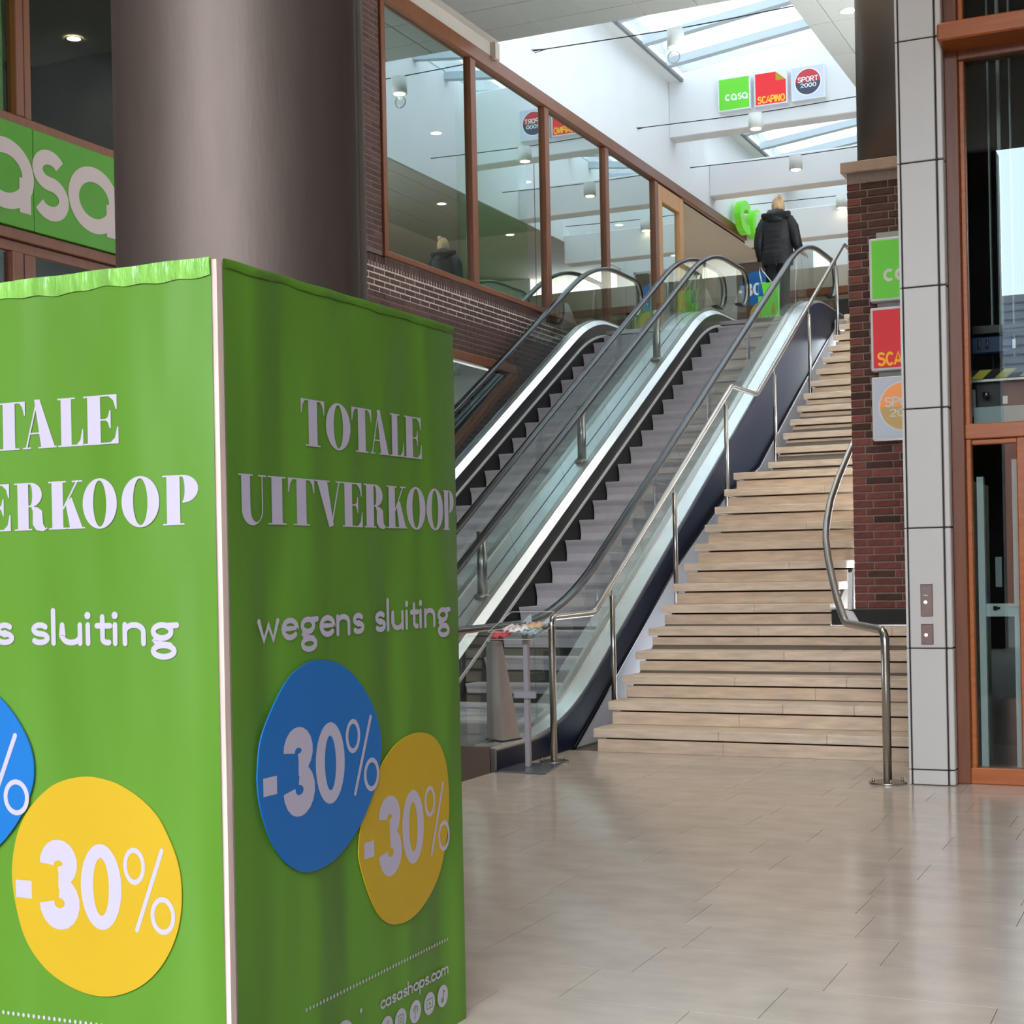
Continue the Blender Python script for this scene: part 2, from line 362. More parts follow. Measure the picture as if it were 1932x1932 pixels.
# ================================================================== SETTING
# ---- floor
fl = struct('floor', MB().box(-4.5, 9, -9, 12.3, -.06, -.012).box(-8.2, -4.5, -9, 8.3, -.06, -.012), GROUT)
struct('floor_upper', MB().box(-14.5, 2, 20.6, 40, 4.3, 4.55).box(-2.6, 2, 19.6, 20.6, 4.3, 4.55).box(-14.5, -7.75, -6, 20.6, 4.25, 4.55).box(-4.45, -2.6, 19.95, 20.6, 4.3, 4.55), STONE)
tw, th_ = .66, .37
row = 0; y = 3.81
while y < 10.72:
    x = -4.495 - R.random()*.5
    while x < .9:
        wd = tw*R.choice((.92, 1, 1, 1.08)); a = max(x, -4.495); b = min(x+wd, .9)
        y1 = min(y+th_, 10.72)
        if b-a > .05 and y1-y > .05:
            MB().box(a+.0012, b-.0012, y+.0007, y1-.0007, -.0118, R.uniform(-.0003, 0)).build('tile', STONE, fl)
        x += wd
    y += th_; row += 1
# pit left of the floor edge (lower level) with a slanted grey bar
struct('wall_pit', MB().box(-8.2, -4.5, 8.28, 9.42, -1.0, -.95).box(-8.2, -4.5, 8.28, 8.3, -1, -.06).box(-4.52, -4.5, 8.3, 9.42, -1, -.06), DARKI)
# ---- ceilings (tiled) ; border strip of plaster
cl = struct('ceiling', MB().box(-14, -4.19, -5, 16.54, 7.68, 8.0).box(-4.19, 9, -5, 36, 7.68, 8.0).box(-7.75, -7.645, -5, 16.55, 7.655, 7.68), CREAM)
ce = .622; pm = MB().cbox(.004, ce-.004, .004, ce-.004, 0, .02, .003).mesh('ceiling_panel', CEIL)
for i in range(7):
    for j in range(9):
        x0 = -7.64+i*ce; y1 = 16.55-.42 - j*ce
        if x0+ce > -4.2+.3 and False: continue
        link('panel', pm, cl, (x0, y1-ce, 7.66))
for i in range(7):
    x0 = -7.64+i*ce; MB().cbox(x0+.004, x0+ce-.004, 16.134, 16.55, 7.66, 7.68, .003).build('panel', CEIL, cl)
for i in range(4):
    for j in range(8):
        if i == 0: MB().cbox(-4.2, -3.925, 16.55+j*1.2+.004, 16.55+(j+1)*1.2-.004, 7.66, 7.68, .003).build('panel', CEIL, cl)
        else: MB().cbox(-3.917+(i-1)*.6, -3.925+i*.6, 16.55+j*1.2+.004, 16.55+(j+1)*1.2-.004, 7.66, 7.68, .003).build('panel', CEIL, cl)
# ---- atrium well
ATW = -7.75
struct('wall_left_upper', MB().box(-8.0, ATW, 16.62, 31, 7.48, 9.2).box(-8.0, -7.54, 16.62, 31, 9.06, 9.4).box(-14, ATW-.1, -5, 16.62, 7.48, 7.7), PLAST)
struct('wall_right_upper', MB().box(-4.2, -4.0, 16.55, 31, 7.69, 9.9), PLAST)
struct('wall_front_upper', MB().box(-8.0, -4.0, 16.35, 16.55, 7.68, 9.9), PLAST)
struct('trim_1', MB().box(ATW, ATW+.02, -5, 16.6, 7.48, 7.66).box(ATW-.1, ATW+.09, 16.5, 16.62, 7.46, 7.66), CREAM)
beams = [(23.2, 23.55, 8.17, 9.4), (25.3, 25.65, 7.69, 8.24), (27.4, 27.75, 7.25, 7.8)]
for i, (a, b, z0, z1) in enumerate(beams):
    struct('trim_%d' % (i+2), MB().cbox(-7.75, -4.2, a, b, z0, z1, .012), PLAST)
struct('wall_far', MB().box(-8, -4.1, 30.55, 30.7, 7.28, 9.9).box(-14.2, -7.75, 30.6, 30.7, 0, 7.6).box(-2.1, 2.2, 30.5, 30.7, 0, 7.7), PLAST)
struct('wall_landing', MB().box(2, 2.2, 9.9, 30.6, 0, 7.7).box(.34, 2.1, 12.0, 12.1, 0, 7.7).box(.36, .5, 9.9, 12.1, 0, 7.7), PLAST)  # unseen walls added to shut out stray sky light
# roof glazing: sloping panes between wide rafters
rz = lambda x: 9.07+.115*(x+7.5)
sk = thing('roof_light', 'sloping glazed roof light over the stairwell with wide pale rafters', 'skylight', (-7.5, 20, 9.07))
def raft(y0, y1, dz0, dz1): return MB().prism([(y0, dz0), (y1, dz0), (y1, dz1), (y0, dz1)], lambda y, d: (-7.52, y, rz(-7.52)+d), lambda y, d: (-4.2, y, rz(-4.2)+d))
RAFT = mat('rafter_grey', (186, 198, 204), .5, 0, .03, 3)
ys = [16.56, 17.85, 19.05, 20.2, 21.3, 22.4, 23.5, 24.55, 25.6, 26.65, 27.7, 28.75, 29.8, 30.6]
for i, yv in enumerate(ys):
    raft(yv, yv+.14, -.02, .10).build('rafter', RAFT, sk)
    if i < len(ys)-1: raft(yv+.07, ys[i+1]+.07, .105, .12).build('pane', G_SKY, sk)
MB().box(-7.55, -7.5, 16.55, 30.6, 9.03, 9.08).build('curb', mat('curb_grey', (120, 124, 122), .6), sk)
# ---- left façade of the shop: timber frames, panes, brick spandrel
FX = -7.75
wl = struct('wall_left', MB().box(-8.05, FX-.001, 12.95, 13.87, 4.2, 7.48).box(-8.05, FX-.001, 12.95, 22.4, 3.86, 4.64)
            .xprism([(12.95, -.05), (22.4, -.05), (22.4, 3.9), (17.2, 3.9), (12.95, 3.9-.585*4.25)], -8.05, FX-.001), MORT)
bl, bh, bp = .21, .05, .0625
bm_full = MB().cbox(-.012, .0025, -bl/2, bl/2, -bh/2, bh/2, .003).mesh('brick', BRICK)
bm_half = MB().cbox(-.012, .0025, -.05, .05, -bh/2, bh/2, .003).mesh('brick_half', BRICK)
bm_row = MB().cbox(-.012, .0025, -.025, .025, -.062, .062, .003).mesh('brick_on_edge', BRICK)
cand = []
for rI in range(60):                    # pier and spandrel courses
    z = 3.905+rI*bp
    off = (rI % 2)*.11
    for c_ in range(60):
        yc = 12.98+off+c_*.22
        if z < 4.49 and 13.2 < yc < 20.6: cand.append((bm_full, yc, z))
        elif z > 4.66 and z < 7.44:
            if 13.15 < yc < 13.76: cand.append((bm_full, yc, z))
            if c_ == 0 and rI % 2 == 0: cand.append((bm_half, 13.805, z))
for i in range(120): cand.append((bm_row, 13.2+i*.062, 4.568))
for rI in range(1, 40):                 # brickwork under the sloping frame
    z = 3.905-rI*bp
    for c_ in range(40):
        yc = 14.0+(rI % 2)*.11+c_*.22
        lim = 17.13-(3.86-z)/.585
        if yc > lim+.22 and z > 3.19+.55*(yc-16.14)-.75 and yc < 20.3: cand.append((bm_full, yc, z))
cand.sort(key=lambda c: (Vector((FX, c[1], c[2]))-Vector((0, 0, H))).length)
stuff = MB()
for i, (me, yc, z) in enumerate(cand):
    jit = R.uniform(-.002, .002)
    if i < 300: link('brick', me, wl, (FX+jit, yc, z))
    else: stuff.add([(v.co.x+FX+jit, v.co.y+yc, v.co.z+z) for v in me.vertices], [tuple(p.vertices) for p in me.polygons])
stuff.build('brickwork', BRICK, wl, kind='stuff')
# timber shop windows
def frame_bar(t, y0, y1, z0, z1, d0=FX-.06, d1=FX+.03, m=WOOD, nm='frame_bar'): return MB().cbox(d0, d1, y0, y1, z0, z1, .006).build(nm, m, t)
wn = thing('window_1', 'long timber-framed shop window above the brick band, four tall panes', None, (FX, 16, 4.64)); wn['kind'] = 'structure'; del wn['label']
frame_bar(wn, 13.83, 22.48, 4.64, 4.705, nm='sill'); frame_bar(wn, 13.83, 28.6, 7.32, 7.48, d1=FX+.05, nm='head')
for yv, w_ in ((13.875, .09), (16.0, .14), (18.16, .14), (20.31, .14), (22.44, .16)): frame_bar(wn, yv-w_/2, yv+w_/2, 4.705, 7.32, nm='mullion')
for a, b in ((13.92, 15.93), (16.07, 18.09), (18.23, 20.24), (20.38, 22.36)):
    MB().box(FX-.03, FX-.018, a, b, 4.705, 7.32).build('pane', G_SHOP, wn)
dr = thing('door_1', None, None, (FX, 23.1, 4.55)); dr['kind'] = 'structure'
frame_bar(dr, 22.52, 22.7, 4.55, 7.3, m=WOODL, nm='stile'); frame_bar(dr, 23.55, 23.75, 4.55, 7.3, m=WOODL, nm='stile')
frame_bar(dr, 22.7, 23.55, 7.05, 7.3, m=WOODL, nm='top_rail'); frame_bar(dr, 22.7, 23.55, 4.55, 4.85, m=WOODL, nm='bottom_rail')
MB().box(FX-.03, FX-.018, 22.7, 23.55, 4.85, 7.05).build('pane', G_SHOP, dr)
MB().tube([(FX+.05, 22.62, 5.5), (FX+.11, 22.62, 5.55), (FX+.11, 22.62, 5.75), (FX+.05, 22.62, 5.8)], .012, 8).build('handle', STEEL, dr)
# sloping-sill window under the brick band
w2 = thing('window_2', None, None, (FX, 15, 3)); w2['kind'] = 'structure'
frame_bar(w2, 10.3, 17.1, 3.76, 3.865, nm='head')
def slope_bar(z_off, t_, d0, d1):
    p = lambda yv: 3.80-.585*(17.1-yv)+z_off
    return MB().xprism([(10.6, p(10.6)), (17.12, p(17.12)), (17.12, p(17.12)+t_), (10.6, p(10.6)+t_)], d0, d1)
slope_bar(-.07, .075, FX-.06, FX+.03).build('sill', WOOD, w2); slope_bar(.005, .06, FX-.05, FX+.005).build('sash', WOOD, w2)
MB().xprism([(10.6, 0.05), (16.95, 3.72), (10.6, 3.76)], FX-.03, FX-.018).build('pane', glass('dark_shop_glass', (90, 100, 96), .12), w2)
# ---- shop front left of the column
w3 = thing('window_3', None, None, (FX, 9, 4.7)); w3['kind'] = 'structure'
frame_bar(w3, 3, 12.95, 4.63, 4.70, nm='sill'); frame_bar(w3, 3, 12.95, 7.35, 7.48, nm='head')
for yv in (4.4, 6.5, 8.57, 10.7, 12.9):
    frame_bar(w3, yv-.085, yv-.005, 4.7, 7.35, nm='mullion'); frame_bar(w3, yv+.012, yv+.085, 4.7, 7.35, d1=FX+.015, nm='mullion')
for a, b in ((4.49, 6.41), (6.59, 8.48), (8.66, 10.61), (10.79, 12.81)): MB().box(FX-.03, FX-.018, a, b, 4.7, 7.35).build('pane', glass('upper_shop_glass', (215, 226, 220), .0, 0, 1.22), w3)
w4 = thing('window_4', None, None, (FX, 9, 2)); w4['kind'] = 'structure'
frame_bar(w4, 3, 12.95, 3.80, 3.885, nm='head'); frame_bar(w4, 3, 12.95, 3.72, 3.80, d1=FX, nm='sash')
for yv in (4.4, 6.5, 8.55, 10.7, 12.9):
    frame_bar(w4, yv-.13, yv-.02, .0, 3.72, nm='mullion'); frame_bar(w4, yv+.005, yv+.12, .0, 3.72, d1=FX+.015, nm='mullion')
frame_bar(w4, 3, 12.95, 0, .3, nm='sill')
for a, b in ((4.52, 6.37), (6.62, 8.42), (8.67, 10.57), (10.82, 12.77)): MB().box(FX-.03, FX-.018, a, b, .3, 3.72).build('pane', G_LIFT, w4)
# ---- shop interiors
struct('wall_shop_back', MB().box(-14.2, -14, -6, 31, -.1, 7.68), mat('shop_wall', (190, 188, 178), .9))
struct('wall_shop_end', MB().box(-14.2, -8.05, 13.87, 13.95, 0, 7.6).box(-14.2, -8.05, -6.1, -6, 0, 7.6), DARKI)
sc = struct('ceiling_shop', MB().box(-14, FX-.02, 13, 30.6, 7.32, 7.46).box(-14, FX-.1, -6, 13, 7.32, 7.46), mat('shop_ceiling', (188, 186, 176), .9))
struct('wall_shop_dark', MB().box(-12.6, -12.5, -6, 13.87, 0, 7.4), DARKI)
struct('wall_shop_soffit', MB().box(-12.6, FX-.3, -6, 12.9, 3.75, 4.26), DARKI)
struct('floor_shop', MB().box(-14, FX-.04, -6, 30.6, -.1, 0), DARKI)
# ---- right side of the hall, far right and street behind the viewer
struct('wall_right', MB().box(4.4, 4.6, -5, 9.8, 0, 7.68), mat('hall_wall', (84, 68, 60), .8))  # unseen; made dark and set close to cut light from the right
struct('wall_back', MB().box(.35, 4.4, 9.85, 10.0, 0, 7.68), mat('hall_wall_two', (120, 100, 88), .8))
struct('wall_entrance', MB().box(-7.75, -5.2, -5.2, -5, 0, 7.68).box(-3.75, -2.95, -5.4, -5, 0, 7.68), mat('entrance_wall', (70, 58, 52), .7))  # unseen wall and pier, opening sized for light on box and stairs
hs = thing('house', 'house with a dark tiled roof across the street, mirrored in the lift glass', 'house', (2, -26, 0))
MB().box(-12, 18, -32, -26, 0, 6.6).build('wall', mat('house_wall', (150, 96, 78), .85, 0, .15, 9), hs)
rt = mat('roof_tiles', (96, 96, 104), .6, 0, .2, 12)
for i in range(9): MB().prism([(-25.6-.45*i, 6.5+.32*i), (-26.1-.45*i, 6.82+.32*i), (-26.1-.45*i, 6.92+.32*i), (-25.6-.45*i, 6.62+.32*i)], lambda y, z: (-12.3, y, z), lambda y, z: (18.3, y, z)).build('tile_course', rt, hs)
for x in (-4, -1, 2, 5): MB().box(x, x+1.2, -26.03, -25.98, 3.6, 5.4).build('window', SKIRT, hs)
struct('wall_left_far', MB().box(-8.0, -7.75, -5, 2.9, 0, 7.68), mat('hall_wall_three', (120, 96, 82), .8))
struct('ground', MB().box(-40, 40, -60, -9, -.08, -.03), mat('street_paving', (74, 70, 66), .8, 0, .1, 2))
# ================================================================== STAIRCASE
XL, XR, XRW = -4.2526, -2.815, -1.78
NY = lambda k: 10.658+.3184*k+(.9777 if k >= 13 else 0)
st = thing('staircase', 'pale travertine staircase with overhanging treads climbing beside the right-hand escalator', 'staircase', (-3.5, 10.7, 0))
for k in range(26):
    y0 = NY(k); y1 = NY(k+1)+.03 if k < 25 else 19.95
    if k == 12: y1 = NY(13)+.03
    z = .175*(k+1); xr = XRW if k < 5 else XR
    cuts = [XL, xr]
    if k < 5: cuts = [XL]+sorted([XL+.9+R.random()*.5, XL+1.75+R.random()*.4])+[xr]
    elif k < 12 and k % 2: cuts = [XL, XL+.7+R.random()*.3, xr]
    for a, b in zip(cuts, cuts[1:]): MB().cbox(a+.0007, b-.0007, y0, y1, z-.066, z, .004).build('tread', STEP, st)
    cuts = [XL+.022, xr]
    if k < 4: cuts = [XL+.022, XL+.9+R.random()*.9, xr]
    for a, b in zip(cuts, cuts[1:]): MB().cbox(a+.0007, b-.0007, y0+.032, y0+.055, z-.175, z-.08, .002).build('riser', STEP2, st)
MB().xprism([(10.72, 0), (12.3, 0), (12.3, .86), (12.18, .86)], XL+.03, XRW).xprism([(12.1, .8), (15, 2.2), (15.5, 2.2), (19.7, 4.4), (20.4, 4.4), (20.4, 0), (12.1, 0)], XL+.03, XR-.01).build('core', mat('stair_core', (110, 100, 90), .9), st)
# white wall and grey base beside the flight (under the blue truss panel)
struct('wall_stair', MB().xprism([(10.7, 0), (13.29, 1.40), (14.95, 2.12), (16.23, 2.5), (20.2, 4.62), (20.6, 4.62), (20.6, 0)], -4.50, -4.485), GREYP)
# ================================================================== ESCALATORS
def smx(a, b, k): h = max(k-abs(a-b), 0)/k; return max(a, b)+h*h*k*.25
def smn(a, b, k): return -smx(-a, -b, k)
ZN = lambda y: 2.9+.55*(y-16.14)
def clampz(y, off, lo, hi, k): return smn(smx(ZN(y)+off, lo, k), hi, k)
zdeck = lambda y: clampz(y, .29, .17, 4.72, .35)
zrail = lambda y: clampz(y, .90, .98, 5.49, .45)
zstep = lambda y: clampz(y, 0, .165, 4.55, .35)
YS = [9.42+.15*i for i in range(int((20.9-9.42)/.15)+1)]
def run(prof, y0=9.42, y1=20.75, zf=zdeck, n=76):          # prof: (x,dz)
    b = MB(); rows = []
    for i in range(n+1):
        yv = y0+(y1-y0)*i/n; z = zf(yv); rows.append([(x, yv, z+d) for x, d in prof])
    m_ = len(prof); vs = [v for r_ in rows for v in r_]
    b.add(vs, [(i*m_+j, i*m_+(j+1) % m_, (i+1)*m_+(j+1) % m_, (i+1)*m_+j) for i in range(n) for j in range(m_)], False)
    b.add(rows[0]+rows[-1], [tuple(range(m_)), tuple(range(2*m_-1, m_-1, -1))]); return b
def escalator(label, xc, wl=.79):
    e = thing('escalator', label, 'escalator', (xc, 9.42, 0), 'pair of escalators')
    for s in (1, -1):
        X = lambda d: xc+s*d
        wo = .79 if s > 0 else wl
        run([(X(.655), 0), (X(wo), 0), (X(wo), -.03), (X(.655), -.03)]).build('outer_deck', DECK, e)
        run([(X(.60), .0), (X(.535), -.055), (X(.535), -.075), (X(.60), -.04)]).build('inner_deck', DECK, e)
        run([(X(.535), -.06), (X(.525), -.205), (X(.54), -.205), (X(.545), -.06)]).build('skirt_moulding', SKIRT, e)
        run([(X(.512), -.20), (X(.512), -.232), (X(.545), -.232), (X(.545), -.20)]).build('trim_strip', TRIMA, e)
        run([(X(.51), -.23), (X(.51), -.75), (X(.545), -.75), (X(.545), -.23)], 9.9, 20.3).build('skirt_panel', BLACK, e)
        run([(X(.60), .012), (X(.60), -.05), (X(.655), -.05), (X(.655), .012)]).build('glass_clamp', STEEL, e)
        # glass panels
        edges = [9.0, 10.55, 11.75, 13.0, 14.25, 15.5, 16.75, 18.0, 19.2, 20.95]
        for a, b in zip(edges, edges[1:]):
            g = MB(); n = 8; vs = []
            for i in range(n+1):
                yb = a+.004+(b-a-.008)*i/n
                lean = .27*max(0, min(1, (yb-10.4)/1.2))*max(0, min(1, (19.6-yb)/.8))
                for xx in (X(.621), X(.633)): vs += [(xx, yb, zdeck(max(yb, 9.42))+.0), (xx, yb-lean, zrail(yb-lean)-.02)]
            fs = []
            for i in range(n):
                o = i*4; p = o+4
                fs += [(o, p, p+1, o+1), (o+2, o+3, p+3, p+2), (o+1, p+1, p+3, o+3), (o, o+2, p+2, p)]
            fs += [(0, 1, 3, 2), (4*n, 4*n+2, 4*n+3, 4*n+1)]
            g.add(vs, fs); g.build('glass_panel', G_BAL, e)
        # handrail loop
        path = [(X(.627), 9.15, .47), (X(.627), 8.98, .46)]
        path += [(X(.627), 8.95-.26*math.sin(a), .72-.26*math.cos(a)) for a in [PI*i/10 for i in range(1, 10)]]
        path += [(X(.627), 8.95+.15*i, zrail(8.95+.15*i)) for i in range(0, 81) if 8.95+.15*i <= 20.65]
        zt = 5.49; path += [(X(.627), 20.75+.26*math.sin(a), zt-.26+.26*math.cos(a)) for a in [PI*i/10 for i in range(0, 11)]]
        path += [(X(.627), 20.5, zt-.52)]
        hp = [(-.04, -.012), (.04, -.012), (.042, .004), (.03, .018), (-.03, .018), (-.042, .004)]
        MB().sweep(path, hp, True, side=(1, 0, 0)).build('handrail', RUBBER, e)
        MB().sweep(path[2:-1], [(-.02, -.03), (.02, -.03), (.02, -.012), (-.02, -.012)], True, side=(1, 0, 0)).build('rail_track', STEEL, e)
    # steps
    for k in range(-12, 11):
        yv = 15.373+.376*k; z = zstep(yv); zp = zstep(yv-.376)
        h = z-zp
        if z < .18: continue
        prof = [(yv, z), (yv+.40, z), (yv+.40, z-.05), (yv+.06, z-.05)]+[(yv+.05*(1-(2*t_-1)**2)*.6+.012, z-.02-(h-.0)*(1-t_)) for t_ in (0, .25, .5, .75)]+[(yv+.004, z-.015)]
        prof = [(yv, z), (yv+.40, z), (yv+.40, z-.06), (yv+.07, z-max(h, .06)-.03), (yv+.03, z-max(h, .06)-.03), (yv+.045, z-h*.6-.01), (yv+.03, z-h*.25-.01), (yv+.006, z-.02)]
        MB().xprism(prof, xc-.50, xc+.50).build('step', STEPM, e)
    MB().box(xc-.60, xc+.60, 9.42, 10.9, .13, .168).build('floor_plate', STEEL, e)
    MB().box(xc-.60, xc+.60, 19.3, 20.75, 4.5, 4.552).build('floor_plate', STEEL, e)
    MB().box(xc-.785, xc+.785, 9.40, 9.42, -.7, .172).build('end_panel', mat('bronze_steel_%d' % int(-xc*100), (122, 104, 90), .35, .6), e)
    return e
e1 = escalator('right-hand escalator next to the stone stairs, blue panel along its side', -5.29)
e2 = escalator('left-hand escalator running along the brick shop wall', -6.875, .70)
n = 70; top = []; 
for i in range(n+1):
    yv = 9.42+(20.75-9.42)*i/n; top.append((yv, zdeck(yv)-.03))
def lowb(yv):
    P = [(9.42, -.1), (10.83, -.02), (13.29, 1.335), (14.95, 2.06), (16.23, 2.43), (20.08, 4.49), (20.75, 4.5)]
    for (a, za), (b, zb) in zip(P, P[1:]):
        if a <= yv <= b: return za+(zb-za)*(yv-a)/(b-a)
poly = top+[(yv, lowb(yv)) for yv in (20.75, 20.08, 16.23, 14.95, 13.29, 10.83, 9.42)]
MB().xprism(poly, -4.505, -4.478).build('side_panel', NAVY, e1, label='dark blue side panel')
MB().sweep([(-4.49, 10.83, 0), (-4.49, 13.29, 1.335), (-4.49, 14.95, 2.06), (-4.49, 16.23, 2.43), (-4.49, 20.08, 4.49)], [(-.02, -.012), (.02, -.012), (.02, .012), (-.02, .012)], True, side=(1, 0, 0)).build('edge_strip', DARKM, e1)
MB().box(-4.51, -4.474, 9.40, 9.43, -.02, .16).build('corner_strip', STEEL, e1)
struct('trim_6', MB().xprism([(9.42, -.05), (10.8, -.05), (20.7, 4.45), (20.7, 3.9), (11.2, -1), (9.42, -1)], -8.0, -4.52), BLACK)
run([(-6.079, .001), (-6.07, .001), (-6.07, -.02), (-6.079, -.02)]).build('deck_joint', DARKM, e1)
# deck posts between the escalators
pb = None
for i, yv in enumerate((12.42, 14.88, 17.33)):
    zb = ZN(yv)+.29
    if pb is None:
        pb = thing('deck_post', 'x', 'post', (-6.0, yv, zb), 'barrier posts between the escalators')
        MB().cyl((-6.0, yv), .046, zb-.03, zb+.58).build('tube', STEEL, pb)
        f = MB(); f.cyl((-6.0, yv), .078, zb-.02, zb+.012, 20); f.build('base_flange', STEEL, pb); o = pb
    else: o = copy_tree(pb, (0, yv-12.42, zb-(ZN(12.42)+.29)))
    o['label'] = ('short steel post on the deck between escalators, lowest of three', 'short steel post on the deck between escalators, middle of three', 'short steel post on the deck between escalators, highest of three')[i]
# tapered steel pedestal on the landing plate
t = thing('steel_pedestal', 'tapered brushed steel pedestal at the foot of the right-hand escalator', 'pedestal', (-4.65, 9.8, .17))
MB().rings([[(-4.735, 9.83, .17), (-4.565, 9.72, .17), (-4.52, 9.93, .17), (-4.69, 10.04, .17)], [(-4.73, 9.83, .87), (-4.60, 9.74, .87), (-4.585, 9.79, .87), (-4.715, 9.88, .87)]], False).build('body', PEDST, t)
MB().rings([[(-4.745, 9.825, .17), (-4.562, 9.71, .17), (-4.51, 9.935, .17), (-4.69, 10.05, .17)], [(-4.745, 9.825, .178), (-4.562, 9.71, .178), (-4.51, 9.935, .178), (-4.69, 10.05, .178)]], False).build('base_seam', DARKM, t)
# slanted bar in the pit
tag(MB().rings([[(-4.72, 9.25, -.9), (-4.66, 9.25, -.9), (-4.66, 9.3, -.9), (-4.72, 9.3, -.9)], [(-4.79, 9.25, .02), (-4.75, 9.25, .02), (-4.75, 9.3, .02), (-4.79, 9.3, .02)]], False).build('grey_bar', PANEL), 'slanted grey bar in the dark gap beside the green box', 'bar')
# ================================================================== HANDRAILS
def post(t, x, y, z0, z1, r=.02): MB().cyl((x, y), r, z0, z1, 14).build('post', STEEL, t)
def bend(p, r=.06, n=5):             # round the corners of a polyline
    P = [Vector(q) for q in p]; out = [P[0]]
    for i in range(1, len(P)-1):
        a = (P[i-1]-P[i]); b = (P[i+1]-P[i]); d = min(r, a.length*.45, b.length*.45); a = P[i]+a.normalized()*d; b = P[i]+b.normalized()*d
        out += [a*(1-t)**2+P[i]*2*t*(1-t)+b*t*t for t in [k/n for k in range(n+1)]]
    return out+[P[-1]]
def base_plate(t, x, y, s=.11):
    MB().cyl((x, y), s, 0, .012, 8).build('base_plate', STEEL, t)
    for a in range(4): MB().cyl((x+s*.75*math.cos(a*PI/2+.4), y+s*.75*math.sin(a*PI/2+.4)), .008, .012, .035, 8).build('bolt', STEEL, t)
hl = thing('stair_handrail', 'stainless handrail between the stairs and the right-hand escalator', 'handrail', (-4.3, 10.02, 0))
MB().tube(bend([(-4.3, 10.02, .012), (-4.3, 10.02, 1.03), (-4.3, 10.836, 1.035), (-4.3, 14.65, 3.145), (-4.3, 15.565, 3.145), (-4.3, 19.9, 5.51), (-4.3, 20.9, 5.51)]), .024, 14, side=(1, 0, 0)).build('rail', STEEL, hl)
base_plate(hl, -4.3, 10.02)
def zl(y): return 1.035+(y-10.836)*.5533 if y < 14.65 else (3.145 if y < 15.565 else 3.145+(y-15.565)*.5455)
for yv, zb, zt in ((11.2, .26, 1.16), (12.77, 1.0, 2.02), (14.38, 1.86, 2.93), (16.23, 2.42, 3.42), (17.86, 3.31, 4.31), (19.37, 4.2, 5.14)):
    post(hl, -4.285, yv, zb, min(zt, zl(yv)-.05), .021); MB().cyl((-4.29, yv), .006, zt-.06, zl(yv)-.01, 8).build('pin', STEEL, hl)
    MB().cyl((-4.285, yv), .034, zb+.005, zb+.016, 12).build('collar', STEEL, hl)
post(hl, -4.3, 20.2, 4.45, 5.5)
hr = thing('curved_handrail', 'curved stainless handrail with floor post in front of the brick pillar', 'handrail', (-1.876, 9.64, 0))
MB().tube(bend([(-1.876, 9.641, .012), (-1.876, 9.641, .955), (-2.303, 10.47, .965)], .09)[:-1]+bend([(-2.2, 10.27, .963), (-2.303, 10.47, .97), (-2.40, 10.70, 1.10)], .05)[1:]+[(-2.492, 10.954, 1.236), (-2.60, 11.28, 1.415), (-2.672, 11.53, 1.553), (-2.722, 11.78, 1.69), (-2.762, 12.1, 1.868), (-2.778, 12.45, 2.058), (-2.778, 12.93, 2.325), (-2.77, 13.6, 2.69)], .027, 14).build('rail', STEEL, hr)
base_plate(hr, -1.876, 9.641, .12)
# ================================================================== BRICK PILLAR with column above
bp_ = thing('brick_pillar', 'brick pillar with stone cap at the right edge of the stairs', 'pillar', (-2.3, 12.9, .875))
MB().box(-2.645, -1.9, 12.405, 13.5, 1.0, 4.52).build('core', MORT2, bp_)
MB().cbox(-2.83, -1.72, 12.30, 12.6, .877, 1.0, .004).build('plinth', BLACK, bp_)
MB().cbox(-2.69, -1.85, 12.36, 13.55, 4.52, 4.61, .006).build('cap', mat('sandstone_cap', (176, 150, 128), .7, 0, .1, 8), bp_)
MB().xprism([(12.31, 1.0), (12.39, 1.0), (12.39, 1.3), (12.36, 1.3), (12.34, 1.12)], -2.69, -2.655).prism([(-2.70, .876), (-2.58, .876), (-2.64, .985), (-2.70, 1.0)], lambda x, z: (x, 12.26, z), lambda x, z: (x, 12.3, z)).build('stringer', PLAST, bp_)
pf = MB().cbox(-bl/2, bl/2, -.006, .03, -.025, .025, .003).mesh('brick', BRICKR); ph = MB().cbox(-.05, .05, -.006, .03, -.025, .025, .003).mesh('brick_half', BRICKR)
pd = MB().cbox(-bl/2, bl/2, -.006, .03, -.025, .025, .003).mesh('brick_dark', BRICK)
pg_ = MB().cbox(-.006, .03, -bl/2, bl/2, -.025, .025, .003).mesh('brick', BRICKR)
for rI in range(55):
    z = 1.035+rI*.0625
    if z > 4.51: break
    xs = -2.645; seq = [.1, .21, .21, .21] if rI % 2 == 0 else [.155, .21, .21, .155]
    for L in seq:
        if xs+L > -1.9+.02: break
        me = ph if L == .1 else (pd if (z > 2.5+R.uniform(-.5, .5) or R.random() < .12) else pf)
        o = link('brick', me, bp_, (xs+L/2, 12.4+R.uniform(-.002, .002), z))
        if L == .155: o.scale = (.738, 1, 1)
        xs += L+.01
cg = thing('grey_column', 'plain dark grey round column standing on the brick pillar', 'column', (-2.27, 12.86, 4.61))
MB().cyl((-2.27, 12.86), .375, 4.61, 7.67, 48).build('shaft', mat('dark_column', (112, 104, 96), .4, .3, .04, 4), cg)
MB().cyl((-2.27, 12.86), .39, 4.61, 4.63, 48).build('base_ring', DARKM, cg)
